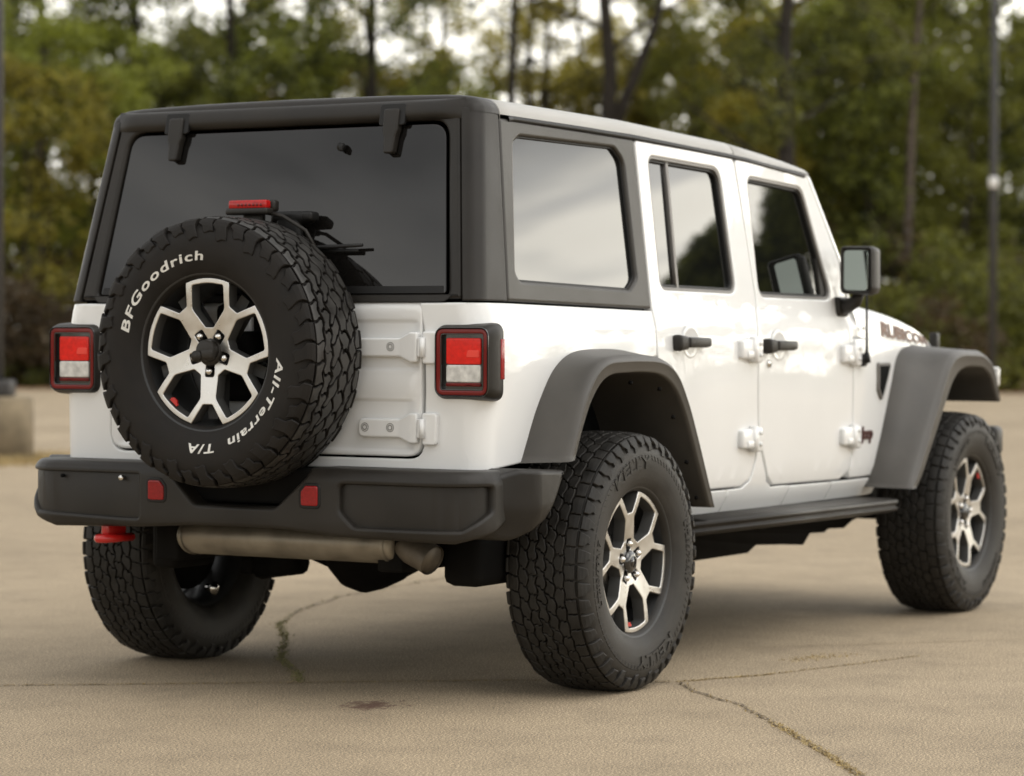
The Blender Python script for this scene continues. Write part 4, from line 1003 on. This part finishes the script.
bm = bmesh.new(); tube(bm, [(-.15, .625, .26), (-.15, .585, .26)], .014, 12); tube(bm, [(-.15, .60, .26), (-.15, .592, .26)], .022, 12); obj('shock_bolt', bm, M['chrome'], car)
bm = bmesh.new()   # transverse muffler, oval
n = 28; rows = []
for y, k in ((.365, .0), (.365, .80), (.358, .93), (.345, 1.0), (-.42, 1.0), (-.435, .93), (-.44, .7), (-.44, 0)):
    rows.append([(-.58+.105*k*cos(2*pi*i/n), y, .478+.062*k*sin(2*pi*i/n)) for i in range(n)])
loft(bm, rows, True)
for y in (.342, -.413): loft(bm, [[(-.58+.108*cos(2*pi*i/n), y+dy, .478+.065*sin(2*pi*i/n)) for i in range(n)] for dy in (-.006, .006)], True)
mf = obj('muffler', bm, M['exhaust'], car)
bm = bmesh.new(); tube(bm, [(-.58, -.36, .475), (-.60, -.43, .474), (-.62, -.485, .466), (-.63, -.53, .452), (-.635, -.565, .436)], [.036, .042, .047, .048, .048], 20, cap=False); tube(bm, [(-.63, -.53, .452), (-.634, -.56, .438)], .044, 20)
obj('tailpipe', bm, M['soot'], mf)

# ---- mirrors and antenna
for s in (-1, 1):
    bm = bmesh.new()
    pl = rp([(.812, 1.282), (.930, 1.276), (.938, 1.300), (.937, 1.442), (.928, 1.456), (.812, 1.458), (.806, 1.440), (.806, 1.30)], .022, 5)
    pl = orient(pl)
    rows = []
    for ins, x in ((.004, 1.888), (0, 1.894), (-.002, 1.93), (.004, 1.975), (.020, 2.005), (.045, 2.02)):
        q = inset(pl, ins); rows.append([(x, s*a, b) for a, b in q])
    vs = loft(bm, rows, True); bm.faces.new(vs[-1])
    q2 = inset(pl, .010); v2 = [bm.verts.new((1.890, s*a, b)) for a, b in q2]; q3 = inset(pl, .013); v3 = [bm.verts.new((1.902, s*a, b)) for a, b in q3]
    k = len(pl)
    for i in range(k):
        j = (i+1) % k; bm.faces.new((vs[0][i], vs[0][j], v2[j], v2[i])); bm.faces.new((v2[i], v2[j], v3[j], v3[i]))
    bm.faces.new(v3)
    mr = obj('side_mirror', bm, M['black'], car)
    gq = rp([(.819, 1.294), (.914, 1.291), (.914, 1.444), (.819, 1.444)], .016, 5)
    ang = 0.10
    panel('mirror_glass', [gq], lambda a, z, d: (1.8985+d+.045*(a-.86), s*a, z), M['mirror'], mr, t=.003, r=.001, mx=.2)
    bm = bmesh.new()
    tube(bm, [(1.985, s*.755, 1.232), (1.975, s*.80, 1.235), (1.955, s*.845, 1.252), (1.95, s*.86, 1.285)], [.034, .030, .024, .022], 14)
    rbox(bm, (1.985, s*.772, 1.232), (.095, .03, .075), .012, 3)
    obj('mirror_arm', bm, M['black'], mr)
bm = bmesh.new(); y = -(hw(1.02)-tap(2.12))
rbox(bm, (2.115, y-.012, 1.030), (.045, .03, .05), .01, 3); tube(bm, [(2.115, y-.03, 1.02), (2.115, y-.03, 1.06)], [.016, .010], 12)
tube(bm, [(2.115, y-.03, 1.06), (2.112, y-.03, 1.20), (2.105, y-.03, 1.33)], [.006, .005, .004], 8)
tube(bm, [(2.10, y-.012, 1.022), (2.16, y-.012, 1.022)], .008, 8)
obj('antenna', bm, M['seal'], car)
# ================================================================== WHEELS
TR = .411
SEC = [(0, 0), (.03, -.0004), (.06, -.0015), (.085, -.0034), (.104, -.0065), (.118, -.0115), (.128, -.019), (.135, -.030), (.1405, -.048), (.144, -.072), (.1452, -.092), (.1435, -.118), (.138, -.143), (.128, -.166), (.116, -.182), (.108, -.186)]
SL = [0]
for a_, b_ in zip(SEC, SEC[1:]): SL.append(SL[-1]+math.dist(a_, b_))
def sec(t):
    a = abs(t); s = 1 if t >= 0 else -1
    y = interp(a, SL, [p[0] for p in SEC]); r = TR+interp(a, SL, [p[1] for p in SEC])
    e = .004; y2 = interp(a+e, SL, [p[0] for p in SEC]); r2 = TR+interp(a+e, SL, [p[1] for p in SEC]); y1 = interp(max(0, a-e), SL, [p[0] for p in SEC]); r1 = TR+interp(max(0, a-e), SL, [p[1] for p in SEC])
    dy, dr = y2-y1, r2-r1; l = math.hypot(dy, dr) or 1
    return r, s*y, dy/l, -dr/l*s          # normal = (radial, axial)
DEP = .012
def dep(t): return DEP*(1-sstep(.120, .185, abs(t)))
def side_y(r):
    return interp(TR-r, [-p[1] for p in SEC[6:]], [p[0] for p in SEC[6:]])
def tyre_mesh(kind):
    rnd = random.Random(3 if kind == 'kelly' else 5)
    bm = bmesh.new()
    ts = [x/100*SL[-1] for x in range(-100, 101, 3)]
    prof = []
    for t in ts:
        r, y, nr, ny = sec(t); d = dep(t); prof.append((r-nr*d, y-ny*d))
    # bead rings and circumferential ridges on the sidewall
    prof2 = []
    for (r, y), t in zip(prof, ts):
        prof2.append((r, y))
    lathe(bm, [(.222, -.100)]+prof2+[(.222, .100)], 96)
    def P(s, t, h):
        r, y, nr, ny = sec(t); a = s/TR
        return ((r+nr*h)*cos(a), -(y+ny*h), (r+nr*h)*sin(a))
    def block(rows, g, h=0.0, edge=.0018, mi_top=1):
        """rows: list of lists of (s,t); inset by half-groove g"""
        n, m = len(rows), len(rows[0])
        cs = sum(p[0] for r in rows for p in r)/(n*m); ct = sum(p[1] for r in rows for p in r)/(n*m)
        def grid(gg, hh):
            G = []
            for i in range(n):
                R_ = []
                for j in range(m):
                    s_, t_ = rows[i][j]
                    if j == 0: s_ += gg
                    if j == m-1: s_ -= gg
                    if i == 0: t_ += gg
                    if i == n-1: t_ -= gg
                    R_.append(bm.verts.new(P(s_, t_, hh(t_))))
                G.append(R_)
            return G
        base = grid(g-.0012, lambda t: -dep(t)-.001); mid = grid(g, lambda t: h-edge*.8); topg = grid(g+edge, lambda t: h)
        for i in range(n-1):
            for j in range(m-1): bm.faces.new((topg[i][j], topg[i][j+1], topg[i+1][j+1], topg[i+1][j])).material_index = mi_top
        def rim(G): return [G[0][j] for j in range(m)]+[G[i][m-1] for i in range(1, n)]+[G[n-1][j] for j in range(m-2, -1, -1)]+[G[i][0] for i in range(n-2, 0, -1)]
        a, b, c = rim(base), rim(mid), rim(topg); k = len(a)
        for i in range(k):
            j = (i+1) % k
            bm.faces.new((a[i], a[j], b[j], b[i])); bm.faces.new((b[i], b[j], c[j], c[i]))
    CIR = 2*pi*TR
    if kind == 'kelly':
        N = 48; p = CIR/N; g = .0033
        bnd = [-.118, -.079, -.046, -.0155, .0155, .046, .079, .118]
        amp = [0, .0030, .0050, .0058, .0058, .0050, .0030, 0]
        phb = [0, .15, .45, .70, .20, .95, .60, 0]
        ph = [.35, .9, .42, .0, .55, .08, .62]
        slope = [.10, .22, -.28, .30, .28, -.22, -.10]
        def tb(b, s_):
            x = (s_/p+phb[b]) % 1.0; return bnd[b]+amp[b]*(4*abs(x-.5)-1)
        for k in range(7):
            ta, tb_ = bnd[k], bnd[k+1]
            for j in range(N):
                def cut(t, jj):
                    q = (t-ta)/(tb_-ta); return (jj+ph[k])*p + slope[k]*(t-(ta+tb_)/2) + .0035*(1 if q > .5 else -1)*(1 if 0 < k < 6 else .4) + .004*sin(jj*2.399+k*1.7)
                rows = []
                for q in (0, .46, .54, 1):
                    r_ = []
                    for f in (0, .25, .5, .75, 1):
                        s_ = lerp(cut(lerp(ta, tb_, q), j), cut(lerp(ta, tb_, q), j+1), f)
                        r_.append((s_, lerp(tb(k, s_), tb(k+1, s_), q)))
                    rows.append(r_)
                block(rows, g, h=rnd.uniform(-.0016, .0003), edge=.0014)
        for sg in (-1, 1):
            for j in range(N):
                s0 = (j+ph[0 if sg < 0 else 6])*p + slope[0]*.0; t0, t1 = .1195, (.176 if j % 2 == 0 else .162)
                rows = []
                for q in (0, .25, .5, .75, 1):
                    t = sg*lerp(t0, t1, q); sh = .012*q
                    rows.append([(s0+sh+p*.0, t), (s0+p*.5+sh, t+sg*.004*(q == 1)), (s0+p*(.98-.30*(q > .6)), t)])
                if sg < 0: rows = rows[::-1]
                block(rows, .0035, h=.0025+(.002 if j % 2 else 0))
            # fine tooth ring
            for j in range(N*2):
                s0 = j*p/2; rows = [[(s0+.004*q, sg*lerp(.188, .205, q)), (s0+p*.25, sg*lerp(.188, .205, q)), (s0+p*(.46-.2*q), sg*lerp(.188, .205, q))] for q in (0, .5, 1)]
                if sg < 0: rows = rows[::-1]
                block(rows, .001, h=.0015, edge=.001, mi_top=0)
    else:
        N = 41; p = CIR/N; g = .0040
        bnd = [-.118, -.080, -.044, 0.0, .044, .080, .118]
        amp = [0, .007, .008, .009, .008, .007, 0]
        ph = [.30, .85, .2, .7, .15, .65]
        slope = [.15, -.5, .55, -.55, .5, -.15]
        def tb(b, s_):
            x = (s_/p+.37*b) % 1.0; y_ = (s_/p*.5+.21*b) % 1.0
            return bnd[b]+amp[b]*((4*abs(x-.5)-1)*.85+.45*sin(2*pi*y_))
        for k in range(6):
            ta, tb_ = bnd[k], bnd[k+1]
            for j in range(N):
                def cut(t, jj):
                    q = (t-ta)/(tb_-ta); z = .0085*sin(q*2*pi)*(1 if 0 < k < 5 else .5) + .004*sin(jj*2.399+k)
                    return (jj+ph[k])*p + slope[k]*(t-(ta+tb_)/2) + z
                rows = []
                for q in (0, .2, .4, .6, .8, 1):
                    r_ = []
                    for f in (0, .25, .5, .75, 1):
                        s_ = lerp(cut(lerp(ta, tb_, q), j), cut(lerp(ta, tb_, q), j+1), f)
                        r_.append((s_, lerp(tb(k, s_), tb(k+1, s_), q)))
                    rows.append(r_)
                block(rows, g, h=rnd.uniform(-.0025, .0005))
        for sg in (-1, 1):
            for j in range(N):
                s0 = (j+ph[0 if sg < 0 else 5])*p; t1 = (.186 if j % 2 == 0 else .166)
                rows = []
                for q in (0, .2, .4, .6, .8, 1):
                    t = sg*lerp(.1185, t1, q); b = .008*sin(q*pi*1.5)
                    rows.append([(s0+b, t), (s0+p*.3+b, t), (s0+p*.6+b, t+sg*.008*(q == 1)), (s0+p*(.96-.22*(q > .5))+b*.5, t)])
                if sg < 0: rows = rows[::-1]
                block(rows, .0022, h=.0015+(.0038 if j % 2 == 0 else 0), edge=.0028, mi_top=0)
    me = D.meshes.new('tyre'); bm.to_mesh(me); bm.free()
    nl = 95*0
    for i, q in enumerate(me.polygons): q.use_smooth = i < 96*(len(prof2)+1)
    me.materials.append(M['rubber_dusty'] if kind == 'kelly' else M['rubber']); me.materials.append(M['tread'] if kind == 'kelly' else M['tread_spare'])
    return me
def pol(r, deg): return (r*cos(radians(deg)), r*sin(radians(deg)))
def rotp(P, deg):
    c, s_ = cos(radians(deg)), sin(radians(deg)); return [(x*c-y*s_, x*s_+y*c) for x, y in P]
def rim_mesh():
    bm = bmesh.new(); RO = .2235
    YF = .108
    def f(u, v, d):
        r = math.hypot(u, v); return (u, -(YF-.022*(1-min(1, r/.20))**1.3)+d, v)
    out = []
    for k in range(5):
        a = 90+72*k     # spoke
        n0 = rotp([(RO*sin(radians(15)), RO*cos(radians(15))), (.016, .158), (-.016, .158), (-RO*sin(radians(15)), RO*cos(radians(15)))], 72*k)
        nn = rp(rotp([(RO*sin(radians(15)), RO*cos(radians(15))), (.017, .157), (-.017, .157), (-RO*sin(radians(15)), RO*cos(radians(15)))], 72*k), [0, .008, .008, 0], 4)
        out += nn
        out += [pol(RO, a+15+42*i/7) for i in range(1, 7)]
    holes = []
    for k in range(5):
        w = rotp([(.0145, .075), (.0590, .129), (.0575, .2015)]+[(.2075*sin(radians(q)), .2075*cos(radians(q))) for q in (10, 5, 0, -5, -10)]+[(-.0575, .2015), (-.0590, .129), (-.0145, .075)], 72*k+36)
        holes.append(rp(w, [.008, .02, .008, 0, 0, 0, 0, 0, .008, .02, .008], 4))
        holes.append(rp(rotp([(-.016, .036), (.016, .036), (.017, .074), (-.017, .074)], 72*k), .008, 4))
    holes.append([pol(.030, -360*i/24) for i in range(24)])
    panel_into(bm, [out]+holes, f, t=.042, r=.0022, mx=.02, rim_mi=1, cu=[-.15, -.1, -.05, 0, .05, .1, .15], cv=[-.15, -.1, -.05, 0, .05, .1, .15])
    n0 = len(bm.faces)
    lathe(bm, [(.244, -.100), (.2445, -.118), (.2405, -.1235), (.2335, -.121), (.2275, -.108), (.2215, -.085), (.212, -.060), (.205, -.02), (.20, .06), (.222, .10), (.240, .10)], 72, mi=2)
    # pocket ribs: dark spoke backs
    for k in range(5):
        tb = rotp([(-.022, .05), (.022, .05), (.018, .20), (-.018, .20)], 72*k)
        A = [bm.verts.new((x, -.075, z)) for x, z in tb]; B = [bm.verts.new((x, -.02, z)) for x, z in tb]
        for i in range(4):
            q = bm.faces.new((A[i], A[(i+1) % 4], B[(i+1) % 4], B[i])); q.material_index = 1
        q = bm.faces.new(A); q.material_index = 1
    me = D.meshes.new('rim'); bm.to_mesh(me); bm.free()
    for q in me.polygons: q.use_smooth = True
    me.materials.append(M['mach']); me.materials.append(M['rimgrey']); me.materials.append(M['rimblack'])
    return me
def mesh_obj(name, me, parent, rot=0):
    o = D.objects.new(name, me); C.objects.link(o); o.parent = parent; o.rotation_euler = (0, rot, 0); return o
nut_bm = bmesh.new(); tube(nut_bm, [(0, -.070, 0), (0, -.098, 0), (0, -.104, 0), (0, -.107, 0)], [.0105, .0105, .0085, .003], 12)
nut_me = D.meshes.new('wheel_nut'); nut_bm.to_mesh(nut_me); nut_bm.free(); nut_me.materials.append(M['chrome'])
for q in nut_me.polygons: q.use_smooth = True
def nuts(w, rot):
    for k in range(5):
        a = radians(90+72*k)-rot; o = D.objects.new('wheel_nut', nut_me); C.objects.link(o); o.parent = w; o.location = (.0575*cos(a), 0, .0575*sin(a))

def letters(bm, txt, a0, span, rb, h, bold=.02, shear=0., raise_=.0022, spacing=1.0):
    """a0 = start angle in degrees (counter-clockwise from viewer's right), text runs clockwise over span degrees"""
    rm = rb+h/2; width = radians(span)*rm
    def fn(a, b, hh):
        th = radians(a0)-a/rm; r = rb+b
        return (r*cos(th), -(side_y(r)-.001+hh*raise_), r*sin(th))
    text_into(bm, txt, fn, width, h, bold=bold, spacing=spacing, shear=shear)
kelly = tyre_mesh('kelly'); ko = tyre_mesh('ko'); rimm = rim_mesh()
def road_wheel(y, x, s, rot):
    w = empty('wheel', (x, s*y, .405), car); w.rotation_euler = (0, 0, 0 if s < 0 else pi)
    return w
def fill_wheel(w, trot, rrot, protos=None):
    t = mesh_obj('tyre', kelly, w, trot); r = mesh_obj('rim', rimm, w, rrot)
    if protos is None:
        bm = bmesh.new(); lathe(bm, [(0, -.1065), (.020, -.1065), (.030, -.104), (.036, -.098), (.038, -.090), (.038, -.07)], 32)
        tube(bm, [(0, -.106, 0), (0, -.1075, 0)], .018, 20)
        cap = obj('hub_cap', bm, M['gloss'], w)
        bm = bmesh.new(); lathe(bm, [(0, -.045), (.09, -.045), (.09, -.025), (.165, -.025), (.165, .0), (0, .0)], 40); disc = obj('brake_disc', bm, M['steel'], w)
        bm = bmesh.new(); rbox(bm, (-.13, -.03, .06), (.07, .05, .15), .012); cal = obj('brake_caliper', bm, M['under'], w)
        bm = bmesh.new(); lathe(bm, [(0, .0), (.17, .005), (.17, .02), (0, .05)], 32)
        back = obj('backing_plate', bm, M['under'], w)
        lets = []
        for tx, a0, span, rb, h, bo, ra in (('KELLY', 128, 46, .296, .036, .028, .0045), ('KELLY', -52, 46, .296, .036, .028, .0045), ('LT285/70R17', 22, 38, .300, .020, .012, .0035), ('LT285/70R17', 202, 38, .300, .020, .012, .0035)):
            bm = bmesh.new(); letters(bm, tx, a0, span, rb, h, bold=bo, raise_=ra); lets.append(obj('sidewall_lettering', bm, M['rubber_dusty'], w, smooth=False))
        bm = bmesh.new()
        pl = [(-.014, -.005), (.014, -.005), (.014, .002), (.009, .003), (.006, .008), (-.008, .008), (-.014, .002)]
        pl = rotp(pl, 0)
        panel_into(bm, [[(x+.000, z-.198) for x, z in pl]], lambda u, v, d: (u, -.1035+d, v), t=.006, r=.001)
        ic = obj('rim_emblem', bm, M['redpaint'], w, smooth=False)
        return [cap, disc, cal, back, ic]+lets
    out = []
    for p in protos:
        c = p.copy(); C.objects.link(c); c.parent = w; out.append(c)
    return out
wr = road_wheel(.810, 0, -1, 0); P0 = fill_wheel(wr, .0, radians(-7))
nuts(wr, radians(-7)); P0[4].rotation_euler.y = radians(5)
for x, s, tr_, rr_, er in ((2.978, -1, .6, radians(12), radians(-136)), (0, 1, .3, .3, 0), (2.978, 1, .9, .7, 0)):
    w = road_wheel(.805 if s < 0 else .832, x, s, 0); q = fill_wheel(w, tr_, rr_, P0)
    nuts(w, rr_); q[4].rotation_euler.y = er
    for l_ in q[5:]: l_.rotation_euler.y = tr_*1.7
# ---- spare wheel
sp_ = empty('spare_wheel', (-.887, .009, 1.061), car); sp_.rotation_euler = (0, 0, -pi/2)
mesh_obj('tyre', ko, sp_, .02); mesh_obj('rim', rimm, sp_, radians(36))
bm = bmesh.new(); lathe(bm, [(0, -.1075), (.012, -.1075), (.034, -.104), (.041, -.096), (.043, -.075)], 32)
tube(bm, [(.004, -.095, .004), (.004, -.125, .004), (.004, -.130, .004)], [.034, .033, .027], 22); tube(bm, [(-.022, -.112, -.012), (-.022, -.136, -.012)], .017, 16)
rbox(bm, (.014, -.12, -.006), (.045, .03, .034), .01)
obj('wheel_lock', bm, M['black'], sp_)
nuts(sp_, radians(36))
for tx, a0, span, spc in (('BFGoodrich', 168, 80, 1.16), ('All-Terrain', -3, 66, 1.12), ('T/A', -80, 19, 1.15)):
    bm = bmesh.new(); letters(bm, tx, a0, span,   .276, .0265, bold=.020, spacing=spc, shear=.12); obj('sidewall_lettering', bm, M['letter'], sp_, smooth=False)
bm = bmesh.new()
pl = [(-.016, -.006), (.016, -.006), (.016, .002), (.010, .003), (.006, .009), (-.009, .009), (-.016, .002)]
panel_into(bm, [rotp([(x, z-.196) for x, z in pl], -40)], lambda u, v, d: (u, -.1025+d, v), t=.006, r=.001)
obj('rim_emblem', bm, M['redpaint'], sp_, smooth=False)
bm = bmesh.new()   # carrier between tailgate and rim
rbox(bm, (-.755, .009, 1.06), (.05, .26, .30), .02); rbox(bm, (-.80, .009, 1.06), (.12, .13, .13), .02)
rbox(bm, (-.745, .009, 1.28), (.035, .10, .30), .01)
obj('spare_carrier', bm, M['under'], car)
bm = bmesh.new(); rbox(bm, (-.775, .02, 1.13), (.03, .06, .09), .01); rbox(bm, (-.775, -.08, 1.14), (.03, .035, .05), .01); obj('carrier_bracket', bm, M['white'], car)
# ---- high brake light on its arm
bm = bmesh.new(); rbox(bm, (-.790, -.002, 1.4905), (.05, .155, .020), .006); rbox(bm, (-.765, -.002, 1.508), (.03, .165, .036), .008)
tube(bm, [(-.78, -.05, 1.487), (-.785, -.12, 1.475), (-.78, -.20, 1.43), (-.77, -.24, 1.36)], .006, 8); rbox(bm, (-.765, 0, 1.42), (.03, .07, .18), .008)
hb = obj('high_brake_light', bm, M['black'], car)
bm = bmesh.new(); rbox(bm, (-.793, -.002, 1.5115), (.030, .140, .027), .006, 3); obj('brake_lens', bm, M['redbar'], hb)
bm = bmesh.new()
for i in range(7): rbox(bm, (-.8095, -.055+.014*i, 1.510), (.002, .008, .008), .001, 1)
obj('lens_prisms', bm, M['reddark'], hb)
